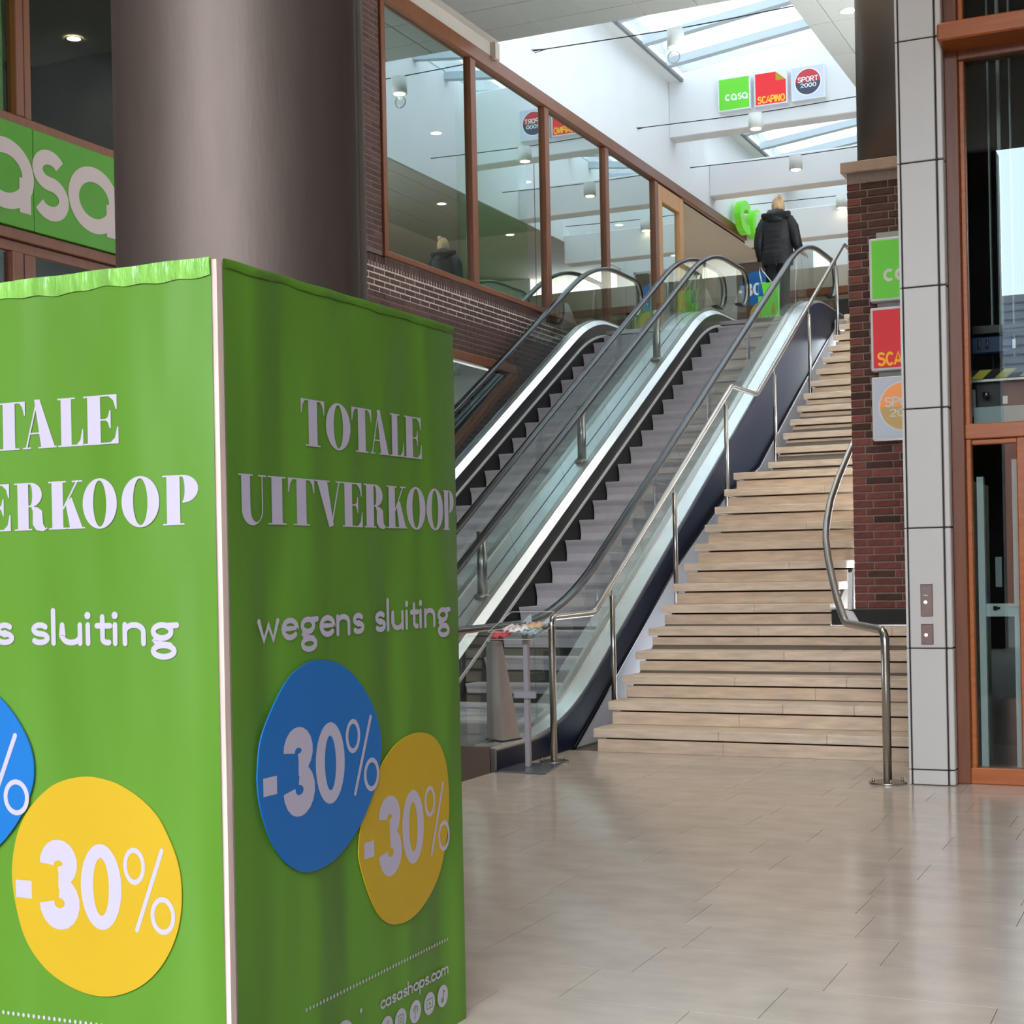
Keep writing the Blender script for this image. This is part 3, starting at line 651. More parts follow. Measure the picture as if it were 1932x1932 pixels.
# ================================================================== GREEN SALES BOX round the column
BX0, BX1, BY0, BY1, BZ = -3.36, -2.134, 3.0, 4.237, 2.143
gb = thing('display_box', 'tall green sale display box standing round the steel column in the foreground', 'display box', (-2.75, 3.6, 0))
def wavy(n, mfun, name, m):         # panel with a slightly crinkled top edge
    b = MB(); nu, nv = 26, 40; vs = []
    for j in range(nv+1):
        for i in range(nu+1):
            u = i/nu; v = j/nv; d = .0008*math.sin(u*19+2*math.sin(v*3))*math.sin(v*4.1+u*2)+.0005*math.sin(u*41+v*5)*(v**2)
            top = (.0012*math.sin(u*37)+.001*math.sin(u*83+1))*(v > .999)
            vs.append(mfun(u, v*BZ+top, d))
    b.add(vs, [(j*(nu+1)+i, j*(nu+1)+i+1, (j+1)*(nu+1)+i+1, (j+1)*(nu+1)+i) for j in range(nv) for i in range(nu)], True)
    return b.build(name, m, gb)
MB().box(BX0, BX1-.0, BY0+.004, BY0+.026, 0, BZ-.004).build('front_board', CREAMW, gb, label='cream raw edge of the front board')
MB().box(BX1-.026, BX1-.006, BY0+.03, BY1, 0, BZ-.004).box(BX0+.02, BX1-.03, BY1-.02, BY1-.004, 0, BZ-.004).box(BX0+.01, BX0+.03, BY0+.03, BY1-.02, 0, BZ-.004).build('side_board', CREAMW, gb)
wavy(0, lambda u, z, d: (BX0+.0+u*(BX1-BX0-.012), BY0-.002+d, z), 'front_film', GREEN)
wavy(0, lambda u, z, d: (BX1+.002+d, BY0+.028+u*(BY1-BY0-.028), z), 'side_film', GREEN)
# crinkled tape hem along the top and side
def hem(f, h0, m, lb_, nm):
    b = MB(); vs = []; n = 150
    for i in range(n+1):
        u = i/n; hgt = h0*(1+.06*math.sin(u*23)+.05*math.sin(u*71+2))
        for j in range(5): vs.append(f(u, BZ+.0015+.001*math.sin(u*37)-hgt*j/4, (.0012+.0016*abs(math.sin(u*131+j*1.7)*math.sin(u*57+j)))*(j in (1, 2, 3))))
    b.add(vs, [(i*5+j, i*5+j+1, i*5+j+6, i*5+j+5) for i in range(n) for j in range(4)], True); b.build(nm, m, gb, label=lb_)
hem(lambda u, z, d: (BX0+u*(BX1-BX0-.012), BY0-.0055-d, z), .046, GREENT, 'shiny crinkled tape hem along the top', 'tape_hem')
hem(lambda u, z, d: (BX1+.005+d, BY0+.028+u*(BY1-BY0-.028), z), .022, GREEN, None, 'side_tape')
SF = lambda off=.0055: (lambda u, v: (BX1+off, 3.026+u, v))
kf = (BY0-.006)/3.026
FF = lambda off=.0065: (lambda u, v: ((BX0+u)*kf, BY0-off, H+(v-H)*kf))
def capword(specs, z0, z1, sh=0.):
    k = INK()
    for c, a, b in specs:
        g = didone(c); k.join(g.xf(lambda x, y: (a+sh+x/g.w*(b-a), z0+y*(z1-z0))))
    return k
T1 = [('T', .328, .443), ('O', .45, .576), ('T', .583, .691), ('A', .682, .792), ('L', .797, .877), ('E', .879, .987)]
T2 = [('U', .045, .163), ('I', .17, .25), ('T', .261, .385), ('V', .387, .527), ('E', .525, .632), ('R', .641, .763), ('K', .768, .888), ('O', .876+.008, 1.003), ('O', 1.009, 1.117), ('P', 1.117, 1.19)]
T2F = [(c, a-.072, b-.072) for c, a, b in T2[:4]]+[('E', .455, .558), ('R', .571, .677), ('K', .683, .798), ('O', .792, .899), ('O', .913, 1.028), ('P', 1.038, 1.146)]
def circle_pts(P, n=6):               # closed Catmull-Rom
    out = []; N = len(P)
    for i in range(N):
        p0, p1, p2, p3 = P[i-1], P[i], P[(i+1) % N], P[(i+2) % N]
        for k in range(n):
            t = k/n; out.append(tuple(.5*((2*p1[c])+(-p0[c]+p2[c])*t+(2*p0[c]-5*p1[c]+4*p2[c]-p3[c])*t*t+(-p0[c]+3*p1[c]-3*p2[c]+p3[c])*t**3) for c in (0, 1)))
    return out
BL = [(.089, .915), (.114, 1.002), (.213, 1.111), (.3, 1.154), (.39, 1.163), (.503, 1.138), (.609, 1.068), (.68, .975), (.695, .89), (.667, .812), (.619, .746), (.555, .69), (.463, .642), (.38, .624), (.291, .627), (.216, .66), (.155, .715), (.112, .785), (.091, .849)]
YE = [(.57, .639), (.584, .575), (.631, .487), (.686, .424), (.761, .39), (.865, .387), (.968, .425), (1.051, .497), (1.104, .621), (1.112, .72), (1.095, .81), (1.05, .872), (.989, .905), (.906, .917), (.812, .904), (.735, .87), (.66, .81), (.60, .73)]
YF = [(.542, .635), (.557, .538), (.587, .463), (.64, .405), (.705, .369), (.779, .349), (.848, .349), (.916, .369), (.975, .405), (1.022, .456), (1.056, .519), (1.072, .587), (1.072, .653), (1.061, .703), (1.037, .755), (1.006, .803), (.961, .841), (.903, .872), (.852, .887), (.792, .893), (.723, .882), (.664, .856), (.60, .80), (.56, .73)]
def small_print(k0, f, sh):           # dotted rule, web address, round icons, logo
    k = INK(); u = .30
    while u < 1.10: k.disc(u+sh, .273, .0042, .0055, 8); u += .0168
    k0('dotted_rule', k)
    k0('web_address', setline('casashops.com', .677+sh, 1.088+sh, .169, .027, .0062))
    k = INK(); kg = INK()
    for i, uc in enumerate((1.052, .967, .879, .791, .711)):
        k.disc(uc+sh, .111, .0345, .033, 20); c = uc+sh
        if i == 0: kg.stroke([(c+.003, .128), (c+.003, .1)], .005).disc(c-.004, .099, .008, .008, 12).stroke([(c+.003, .127), (c+.014, .121)], .005)
        if i == 1: kg.stroke([(c-.018, .124), (c+.018, .124), (c+.018, .098), (c-.018, .098)], .003, closed=True).poly([(c-.004, .117), (c-.004, .105), (c+.007, .111)])
        if i == 2: kg.stroke([(c-.005, .09), (c-.001, .125)], .004).stroke(arc(c, .116, .012, .011, 200, -60, 12), .004)
        if i == 3: kg.stroke([(c-.014, .125), (c+.014, .125), (c+.014, .097), (c-.014, .097)], .003, closed=True).ring(c, .111, .008, .008, .005, .005, 14)
        if i == 4: kg.stroke([(c+.002, .086), (c+.002, .118), (c+.01, .13)], .005).stroke([(c-.008, .112), (c+.01, .112)], .004)
    k0('round_icons', k); k0('icon_marks', kg, True)
    k = logo_casa(); k = fit(k, .14+sh, .53+sh, .105, .195, .0, 1.0); k.disc(.57+sh, .198, .006, .007, 10); k0('logo', k)
def add_print(F, sh, pct_shift, front):
    e = .0042 if not front else .0040
    k0 = lambda nm, k, green=False: k.build(nm, GREENS if green else PINKW, gb, F(e+(.0006 if green else 0)))
    capword(T1, 1.72, 1.842, -.079 if front else 0).build('headline', PINKW, gb, F(e))
    capword(T2F if front else T2, 1.513, 1.634).build('headline', PINKW, gb, F(e))
    s2 = -.066 if front else 0; k0('lettering', setline('wegens', .112+s2, .628+s2, 1.219, .061, .0145)); k0('lettering', setline('sluiting', .691+s2-.006*front, 1.152+s2-.006*front, 1.219, .061, .0145))
    small_print(k0, F, sh)
    ye = circle_pts(YF if front else YE); bl_ = circle_pts([(a-.07, b-.012*0) for a, b in BL] if front else BL)
    d = MB().prism(ye, F(e+.001), F(e+.004)).build('discount_disc', YEL, gb, label='yellow discount disc')
    a, b = (.8225, .62) if front else (.872, .648)
    minus30().xf(lambda x, y: (a+x*(.877 if front else .90), b+y)).build('figures', PINKW, d, F(e+.0046))
    d = MB().prism(bl_, F(e+.0052), F(e+.009)).build('discount_disc', BLUE, gb, label='blue discount disc')
    minus30().xf(lambda x, y: (.415-(.07 if front else 0)+x, .89+y)).build('figures', PINKW, d, F(e+.0096))
    MB().cyl((0, 0), .004, 0, .001, 8)
add_print(SF, 0, 0, False); add_print(FF, -.085, 0, True)
# ================================================================== STEEL COLUMN inside the box
cx, cyy, cr = -2.592, 3.783, .3645
sc_ = thing('steel_column', 'large round brushed steel column rising out of the green display box', 'column', (cx, cyy, 0))
a0 = math.radians(12); segs = [(a0, a0+PI), (a0+PI+.0, a0+2*PI)]
for a, b in segs:
    n = 48; o = [(cx+cr*math.cos(a+.004+(b-a-.008)*i/n), cyy+cr*math.sin(a+.004+(b-a-.008)*i/n)) for i in range(n+1)]
    i_ = [(cx+(cr-.01)*math.cos(a+.004+(b-a-.008)*i/n), cyy+(cr-.01)*math.sin(a+.004+(b-a-.008)*i/n)) for i in range(n, -1, -1)]
    pts = o+i_; mb = MB(); N = n+1
    vs = [(x, y, z) for z in (0.02, 7.66) for x, y in pts]; M = len(pts)
    mb.add(vs, [(k, k+1, M+k+1, M+k) for k in range(M-1)], True); mb.build('shell', STEELW, sc_)
MB().cyl((cx, cyy), cr-.012, 0, 7.66, 40).build('core', mat('seam_shadow', (120, 96, 86), .5, .6), sc_)  # plain inner cylinder, its own colour shows through the shell seams
# ================================================================== FAÇADE SIGN (left)
fs = thing('shop_sign', 'long green shop sign with grey letters left of the steel column', 'sign', (-7.72, 9, 4.26))
MB().cbox(-7.76, -7.70, 6.2, 8.618, 3.888, 4.63, .004).build('sign_panel', GREENS, fs); MB().cbox(-7.76, -7.70, 8.624, 11.2, 3.888, 4.63, .004).build('sign_panel', GREENS, fs)
xw = lambda u, v: (-7.697, u, v)
def sign_letters():
    for nm, y0 in (('a', 8.985), ('a', 8.04)):
        k = INK(); k.ring(y0+.29, 4.25, .29, .252, .172, .138, 40); k.rect(y0+.43, y0+.545, 4.0, 4.25); yield k
    k = INK(); k.stroke(arc(8.785, 4.365, .125, .097, 30, 270, 16)+arc(8.795, 4.16, .14, .108, 90, -150, 16), .105); yield k
    k = INK(); k.stroke(arc(7.72, 4.25, .23, .195, 50, 310, 24), .115); yield k
for k in sign_letters(): k.build('letter', LETG, fs, xw)
# ================================================================== LIGHT-BOX SIGNS
def lightbox(kind, label, group, o, ux, w_=.5, d=.12):
    # o = lower-left-front corner; ux = direction along the face; face normal is -y
    x, y, z = o
    t = thing('light_box_sign', label, 'sign', (x, y+d, z), group)
    MB().cbox(x, x+w_, y, y+d, z, z+w_, .006).build('housing', SIGNF, t)
    f = lambda e: (lambda u, v: (x+u*w_, y-e, z+v*w_))
    q = [(.04, .04), (.96, .04), (.96, .96), (.04, .96)]
    if kind == 'green':
        INK().poly(q).build('face', SIGNG, t, f(.001)); fit(logo_casa(.24), .22, .92, .3, .5, 0, 1).build('letters', WHITE, t, f(.002))
    if kind == 'red':
        INK().poly([(.04, .04), (.96, .04), (.96, .7), (.66, .7), (.66, .96), (.04, .96)]).build('face', SIGNR, t, f(.001))
        INK().poly([(.66, .7), (.96, .7), (.66, .96)]).build('folded_corner', YEL, t, f(.001))
        fit(words('SCAPINO', .2), .1, .93, .08, .28, 0, 1).build('letters', mat('orange_letters', (250, 186, 30), .5, emit=.2) if 'orange_letters' not in MATS else MATS['orange_letters'], t, f(.002))
    if kind == 'grey':
        INK().poly(q).build('face', SIGNW, t, f(.001))
        up = INK().poly(arc(.5, .52, .37, .37, 0, 180, 24)); lo = INK().poly(arc(.5, .52, .37, .37, 180, 360, 24))
        if 'ball_red' not in MATS: mat('ball_red', (196, 52, 58), .3); mat('ball_dark', (62, 66, 84), .3); mat('ball_orange', (244, 150, 70), .3, emit=.25); mat('ball_gold', (190, 160, 90), .3, emit=.2)
        lit = group and 'pillar' in group
        INK().ring(.5, .52, .4, .4, .37, .37, 40).build('ball_rim', WHITE, t, f(.002))
        up.build('ball', MATS['ball_orange' if lit else 'ball_red'], t, f(.0022)); lo.build('ball', MATS['ball_gold' if lit else 'ball_dark'], t, f(.0022))
        fit(words('SPORT', .17), .2, .8, .52, .67, 0, 1).build('letters', WHITE, t, f(.003)); fit(words('2000', .17), .27, .75, .36, .48, 0, 1).build('letters', WHITE, t, f(.003))
    return t
G1 = 'light box signs on the white beam'
lightbox('green', 'lit green square sign on the white beam, leftmost of three', G1, (-6.905, 23.08, 8.425), 1, .52)
lightbox('red', 'lit red square sign with yellow letters on the white beam', G1, (-6.325, 23.08, 8.425), 1, .52)
lightbox('grey', 'grey square sign with a round ball emblem on the white beam', G1, (-5.745, 23.08, 8.425), 1, .52)
G2 = 'stacked signs on the brick pillar'
for kind, z, lb in (('green', 3.445, 'lit green sign on the brick pillar, topmost of the stack'), ('red', 2.895, 'lit red sign on the brick pillar, middle of the stack'), ('grey', 2.345, 'grey sign with orange ball on the brick pillar, lowest of the stack')):
    t = lightbox(kind, lb, G2, (-2.447, 12.24, z), 1, .5)
    MB().box(-2.40, -1.99, 12.3, 12.385, z+.5, z+.555).build('bracket', GREYB, t)
# raised green letters above the upper shop entrance
rl = thing('raised_letters', 'fat bright green letters standing above the upper shop entrance', 'letters', (-7.62, 27, 7.5))
LIME = mat('lime_letters', (110, 214, 40), .4, 0, emit=.15)
k = logo_casa(.27)
f0 = lambda x, y: (-7.52, 26.40+x*.80, 7.31+y*.58); f1 = lambda x, y: (-7.64, 26.40+x*.80, 7.31+y*.58)
def solid(pls, nm):
    b = MB()
    for pl in pls:
        flat = [p for lp in pl for p in lp]; tr = tessellate_polygon([[Vector((p[0], p[1], 0)) for p in lp] for lp in pl])
        b.add([f0(*p) for p in flat]+[f1(*p) for p in flat], [tuple(t) for t in tr]+[tuple(i+len(flat) for i in reversed(t)) for t in tr])
        for lp in pl: b.add([f0(*p) for p in lp]+[f1(*p) for p in lp], [(i, (i+1) % len(lp), len(lp)+(i+1) % len(lp), len(lp)+i) for i in range(len(lp))])
    b.build(nm, LIME, rl)
for lo, hi in ((-.2, .95), (.96, 2.08), (2.085, 2.85), (2.855, 4)):
    solid([pl for pl in k.p if lo <= sum(p[0] for p in pl[0])/len(pl[0]) <= hi], 'letter')
# ================================================================== LAMPS
LAMPS = [(17.82, -5.85, 'nearest to the camera'), (21.7, -5.93, 'in front of the three square signs'), (24.27, -5.99, 'behind the beam with the signs'), (27.3, -5.92, 'furthest, beside the brick pillar')]
first = None
for yv, xv, lb in LAMPS:
    if first is None:
        first = thing('cable_lamp', 'x', 'lamp', (-5.85, 17.82, 7.8), 'cylinder lamps on wires across the stairwell')
        MB().cyl((-5.85, 17.82), .105, 7.69, 7.905, 32).build('housing', LAMPW, first)
        MB().cyl((-5.85, 17.82), .075, 7.684, 7.69, 24).build('lens', GLOW, first)
        w_ = MB(); w_.tube([(-7.75, 17.82, 7.95), (-6.5, 17.82, 7.925), (-5.85, 17.82, 7.915), (-5.2, 17.82, 7.925), (-4.205, 17.82, 7.95)], .007, 6).tube([(-7.75, 17.76, 7.945), (-7.55, 17.82, 7.945)], .005, 6).tube([(-7.75, 17.88, 7.945), (-7.55, 17.82, 7.945)], .005, 6)
        w_.build('wire', DARKM, first); o = first
    else: o = copy_tree(first, (xv+5.85, yv-17.82, 0))
    o['label'] = 'white cylinder lamp on a wire, '+lb
ds = thing('glass_disc', 'clear round glass disc hanging below the nearest cylinder lamp', 'lamp', (-5.87, 17.80, 7.58))
MB().rings([[(-5.87+.075*math.cos(a), 17.80+.03*math.sin(a)*0+dd, 7.575+.075*math.sin(a)*.95) for a in [2*PI*i/24 for i in range(24)]] for dd in (0, .012)], True).build('disc', G_ACR, ds)
MB().sweep([(-5.87+.075*math.cos(2*PI*i/24), 17.806, 7.575+.075*math.sin(2*PI*i/24)) for i in range(25)], [(-.006, -.006), (.006, -.006), (.006, .006), (-.006, .006)], True, up=Vector((0, 1, 0))).build('rim', GREYB, ds)
MB().tube([(-5.87, 17.806, 7.65), (-5.87, 17.82, 7.69)], .004, 6).build('hanger', DARKM, ds)
ORD = {}
NTH = ('first', 'second', 'third', 'fourth', 'fifth', 'sixth')
def downlight(x, y, z, lb, grp, e=25, r=.075):
    i_ = ORD.get(lb, 0); ORD[lb] = i_+1
    if '#' in lb: lb = lb.replace('#', NTH[i_])
    t = thing('downlight', lb, 'lamp', (x, y, z), grp)
    b = MB(); n = 24
    b.rings([[(x+q*math.cos(2*PI*i/n), y+q*math.sin(2*PI*i/n), z+dz) for i in range(n)] for q, dz in ((r, -.002), (r+.022, -.006), (r+.022, 0))], True, False); b.build('trim_ring', LAMPW, t)
    MB().cyl((x, y), r, z-.003, z-.001, n).build('lens', GLOW, t)
    if e:
        l = bpy.data.lights.new('downlight_bulb', 'SPOT'); l.energy = e; l.spot_size = 2.2; l.spot_blend = .6; l.color = (1, .9, .78); l.shadow_soft_size = .07
        q = bpy.data.objects.new('downlight_bulb', l); q.location = (x, y, z-.02); COL.objects.link(q); q.parent = t; q.matrix_parent_inverse = Matrix.Translation(-Vector((x, y, z)))
downlight(-3.677, 17.48, 7.66, 'round downlight in the tiled ceiling beside the dark grey column', 'downlights', 60)
for x, y in ((-3.6, 20.6), (-3.6, 23.4), (-3.6, 26.2)): downlight(x, y, 7.66, '# round downlight in the ceiling strip behind the brick pillar, counted from the front', 'downlights behind the pillar', 40)
downlight(-11.3, 13.33, 7.31, 'round downlight glowing behind the upper window left of the steel column', 'shop downlights', 30)
for x, y in ((-9.5, 15.5), (-9.5, 18.5), (-9.5, 21.5), (-9.3, 25), (-11.8, 20), (-9.3, 28)): downlight(x, y, 7.315, '# round downlight in the upper shop ceiling, counted from the near end', 'upper shop downlights', 60 if y < 20 else 350)
for x, y, e_ in ((-5.4, 9.5, 240), (-3.4, 11.4, 240), (-2.0, 8.6, 200), (-1, 4.5, 90), (1.5, 6.5, 120)): downlight(x, y, 7.655, '# round downlight in the hall ceiling, counted from the escalator side', 'hall downlights', e_)  # the one over the stair foot is added to brighten the lower steps
# ================================================================== LIFT ENCLOSURE
lf = thing('lift_tower', 'lift tower with grey clad corner post and orange-brown timber glazing', 'lift', (-1.2, 9.7, 0))
joints = [0, .095, .845, 1.588, 2.325, 3.075, 3.845, 4.6, 5.4, 6.2, 7.0, 7.66]
for a, b in zip(joints, joints[1:]):
    MB().cbox(-1.718, -1.508, 9.63, 9.66, a+.004, b-.004, .004).build('cladding_panel', PANEL, lf)
    MB().xprism([(0, 0)]*0 or [(9.635, a+.004), (9.72, a+.004), (9.72, b-.004), (9.635, b-.004)], -1.742, -1.728).build('corner_trim', PANEL, lf)
    MB().cbox(-1.498, -1.462, 9.632, 9.72, a+.004, b-.004, .006).build('corner_trim', PANEL, lf)
MB().box(-1.732, -1.47, 9.645, 9.78, 0, 7.66).build('post_core', BLACK, lf)
def bplate(z0, z1, zb, col):
    p = MB().cbox(-1.650, -1.577, 9.618, 9.632, z0, z1, .003).build('button_plate', PLATE, lf)
    b = MB(); n = 16; b.rings([[(-1.620+.010*math.cos(2*PI*i/n), yy, zb+.010*math.sin(2*PI*i/n)) for i in range(n)] for yy in (9.619, 9.613)], True); b.build('button', mat('button_light_%d' % int(zb*100), col, .3, emit=2.5), p)
    MB().box(-1.63, -1.605, 9.6165, 9.6185, z1-.068, z1-.064).build('marking', WHITE, p) if z1-z0 > .15 else None
    MB().cbox(-1.651, -1.576, 9.614, 9.632, z1, z1+.006, .002).build('cover_lip', STEEL, p)
bplate(1.042, 1.238, 1.13, (255, 250, 245)); bplate(.869, .993, .928, (255, 190, 190))
FY = 9.78
def lb(x0, x1, z0, z1, nm='frame_bar', y0=FY-.03, y1=FY+.09, m=WOODO): return MB().cbox(x0, x1, y0, y1, z0, z1, .006).build(nm, m, lf)
lb(-1.47, -1.385, 0, 7.66, 'jamb', m=WOOD); lb(-1.385, -1.352, .09, 7.66, 'sash', y0=FY+.0)
lb(-1.44, .3, .0, .10, 'bottom_rail', y0=FY-.02); lb(-1.385, .3, 2.13, 2.225, 'transom', y0=FY-.02)
lb(-1.352, -1.08, 2.095, 2.13, 'sash', y0=FY+.01); lb(-1.085, -1.0, .1, 2.13, 'stile', y0=FY-.01); lb(-.1, 0, .1, 7.66, 'stile'); lb(.22, .35, 0, 7.66, 'jamb')
MB().cbox(-1.47, .35, 9.52, 9.80, 4.53, 4.64, .01).build('beam', WOODO, lf, label='protruding orange timber beam'); lb(-1.385, .3, 4.47, 4.56, 'head', m=WOOD); lb(-1.385, .3, 4.66, 4.72, 'sill', m=WOOD)
for a, b, c, d in ((-1.352, -1.085, .1, 2.095), (-1.0, -.1, .1, 2.13), (-1.352, -.1, 2.225, 4.47), (-1.352, -.1, 4.72, 7.6)): MB().box(a, b, FY+.03, FY+.04, c, d).build('pane', G_LIFT, lf)
MB().box(-1.74, -1.70, 9.78, 12.1, 0, 7.66).box(-1.74, .35, 12.0, 12.1, -.05, 7.66).box(.31, .35, 9.87, 12.1, 0, 7.66).build('shaft_wall', DARKI, lf)
RAILG = mat('guide_rail_grey', (190, 204, 202), .45, .1)
for x0, x1, y, z0, z1 in ((-1.335, -1.295, 9.86, .05, 1.90), (-1.125, -1.085, 9.86, .05, 2.0), (-1.0, -.97, 10.6, .05, 7.4), (-1.345, -1.335, 10.8, 2.5, 7.4), (-1.26, -1.24, 10.6, 2.5, 7.4), (-1.16, -1.15, 10.4, 2.7, 7.4), (-1.24, -1.2, 10.9, .05, 1.5)):
    MB().box(x0, x1, y, y+.06, z0, z1).build('guide_rail', RAILG, lf)
MB().box(-1.295, -1.125, 9.88, 9.9, 1.03, 1.11).build('cross_plate', RAILG, lf); MB().cyl((-1.24, 9.877), .012, 1.07, 1.095, 10).cyl((-1.22, 9.877), .009, 1.075, 1.09, 10).build('hole', BLACK, lf)
MB().box(-1.325, -1.285, 10.6, 10.63, 1.2, 1.4).build('bracket', RAILG, lf)
lc = thing('lift_car', 'underside of the raised lift car with yellow and black hazard strip', 'lift', (-.7, 10.6, 2.3))
MB().box(-1.37, .0, 10.05, 11.6, 2.24, 2.35).build('sill_beam', RAILG, lc)
MB().box(-1.37, .0, 10.2, 11.6, 2.35, 2.53).build('underframe', SKIRT, lc)
MB().box(-1.39, .0, 10.15, 10.17, 2.535, 2.60).build('hazard_strip', BLACK, lc); 
ky = INK(); u = -1.4
while u < -.05: ky.poly([(u, .0), (u+.075, 0), (u+.135, 1), (u+.06, 1)]); u += .15
ky.build('hazard_stripe', mat('hazard_yellow', (226, 206, 40), .5), lc, lambda a, b: (a, 10.147, 2.54+b*.055))
MB().box(-1.39, 0, 10.14, 10.19, 2.52, 2.535).build('strip_edge', STEEL, lc)
MB().cbox(-1.41, -1.155, 10.3, 10.45, 2.72, 2.83, .008).build('blue_motor', mat('machine_blue', (30, 62, 110), .45), lc); MB().box(-1.155, -1.135, 10.3, 10.4, 2.74, 2.80).build('motor_cap', STEEL, lc)
for x in (-1.36, -1.31): MB().cyl((x, 10.29), .008, 2.75, 2.81, 8).build('bolt', STEEL, lc)
MB().box(-1.385, -1.365, 10.1, 10.14, 2.3, 2.47).build('guide_shoe', STEEL, lc); MB().cyl((-1.30, 10.12), .02, 2.42, 2.45, 12).build('roller', STEEL, lc); MB().box(-1.40, .0, 10.3, 11.6, 2.85, 2.9).build('floor_plate', SKIRT, lc)
MB().box(-1.2, -1.17, 10.12, 10.16, 2.37, 2.42).build('fitting', STEEL, lc)
# ================================================================== LEAFLET STAND
STANDG = mat('stand_grey', (168, 164, 170), .4, .2)
ls = thing('leaflet_stand', 'clear tray stand with leaflets on a thin square pole beside the handrail', 'stand', (-4.34, 9.66, 0))
MB().cbox(-4.358, -4.322, 9.64, 9.68, .012, .93, .004).build('pole', STANDG, ls)
MB().zprism([(-4.46, 9.42), (-4.58, 9.84), (-4.19, 9.90), (-4.10, 9.39)], .001, .012).build('base_plate', mat('stand_base', (112, 116, 124), .25, .5), ls)
MB().cbox(-4.42, -4.26, 9.61, 9.64, .49, .535, .003).build('cross_bar', STANDG, ls)
MB().cbox(-4.362, -4.318, 9.636, 9.684, .86, .93, .003).build('pole_sleeve', STEEL, ls)
def tray(z0=.90):
    b = MB(); q = [(-4.58, 9.55), (-4.24, 9.55), (-4.19, 9.82), (-4.52, 9.82)]; zz = [z0, z0, z0+.09, z0+.09]
    base = [(x, y, z) for (x, y), z in zip(q, zz)]; hs = [.05, .05, .09, .09]
    up = [(x, y, z+h) for (x, y, z), h in zip(base, hs)]
    b.add(base, [(0, 1, 2, 3)])
    b.add(base+up, [(i, (i+1) % 4, 4+(i+1) % 4, 4+i) for i in range(4)]); b.add([(-4.41, 9.56, z0), (-4.36, 9.81, z0+.09), (-4.36, 9.81, z0+.17), (-4.41, 9.56, z0+.06)], [(0, 1, 2, 3)]); return b
MB().tube([(-4.58, 9.55, .95), (-4.24, 9.55, .95), (-4.19, 9.82, 1.08), (-4.52, 9.82, 1.08), (-4.58, 9.55, .95)], .0022, 6).tube([(-4.58, 9.55, .90), (-4.24, 9.55, .90), (-4.19, 9.82, .99)], .0022, 6).build('tray_edge', TRIMA, ls)
tray().build('tray', G_ACR, ls, label='clear acrylic tray')
for i, (col, x, y, rz_, lb_) in enumerate((((220, 60, 74), -4.50, 9.60, .2, 'red leaflet lying in the clear tray'), ((226, 214, 220), -4.44, 9.68, -.3, 'white leaflet curled up in the clear tray'), ((214, 176, 130), -4.30, 9.72, .15, 'tan leaflet at the back right of the tray'), ((146, 176, 184), -4.28, 9.60, -.1, 'blue-grey leaflet at the front right of the tray'), ((236, 232, 228), -4.38, 9.63, .5, 'folded white leaflet in the middle of the tray'))):
    b = MB(); n = 8; vs = []
    for a in range(n+1):
        for c_ in (0, 1):
            u_ = (a/n-.5)*.14; v_ = (c_-.5)*.11
            xx = x+u_*math.cos(rz_)-v_*math.sin(rz_); yy = y+u_*math.sin(rz_)+v_*math.cos(rz_)
            vs.append((xx, yy, .91+(yy-9.55)*.33+.006*i+.02*math.sin(a*1.1+i)**2))
    b.add(vs, [(2*a, 2*a+1, 2*a+3, 2*a+2) for a in range(n)], True)
    o = b.build('leaflet', mat('leaflet_%d' % i, col, .5, 0, .2, 30), None, label=lb_, cat='leaflet', group='leaflets in the tray')
    md = o.modifiers.new('thickness', 'SOLIDIFY'); md.thickness = .003
# ================================================================== UPPER LANDING AND SHOP
ub = thing('roll_up_banner', 'plain grey roll-up banner at the top of the left-hand escalator', 'banner', (-7.2, 24.3, 4.55))
MB().box(-7.36, -7.02, 24.3, 24.31, 4.6, 6.27).build('sheet', GREYB, ub); MB().box(-7.37, -7.01, 24.28, 24.33, 6.26, 6.29).build('top_rail', STEEL, ub); MB().box(-7.38, -7.0, 24.2, 24.42, 4.55, 4.62).build('base', STEEL, ub)
ps = thing('sale_poster_stand', 'poster stand with a blue discount disc at the top of the escalators', 'poster', (-6.75, 25.0, 4.55))
MB().box(-7.24, -6.5, 25.0, 25.04, 4.55, 6.42).build('board', mat('poster_brown', (84, 66, 54), .6), ps)
for x in (-7.25, -6.53): MB().cbox(x, x+.04, 24.98, 25.05, 4.55, 6.46, .005).build('frame_bar', STEEL, ps)
MB().cbox(-7.25, -6.49, 24.98, 25.05, 6.42, 6.46, .005).build('frame_bar', STEEL, ps)
q = lambda e: (lambda u, v: (u, 25.0-e, v))
INK().disc(-6.87, 5.98, .29, .29, 32).build('discount_disc', BLUE, ps, q(.004), label='blue discount disc'); minus30().xf(lambda x, y: (-6.87+x*1.02, 5.97+y)).build('figures', WHITE, ps, q(.006)); INK().disc(-6.76, 5.52, .24, .24, 28).build('discount_disc', YEL, ps, q(.005), label='yellow discount disc')
sg = thing('grass_plant', 'tall ornamental grass plant in the entrance of the upper shop', 'plant', (-7.95, 24.4, 4.55))
MB().cyl((-7.95, 24.4), .2, 4.55, 5.0, 20, .26).build('pot', SKIRT, sg)
gm = MB()
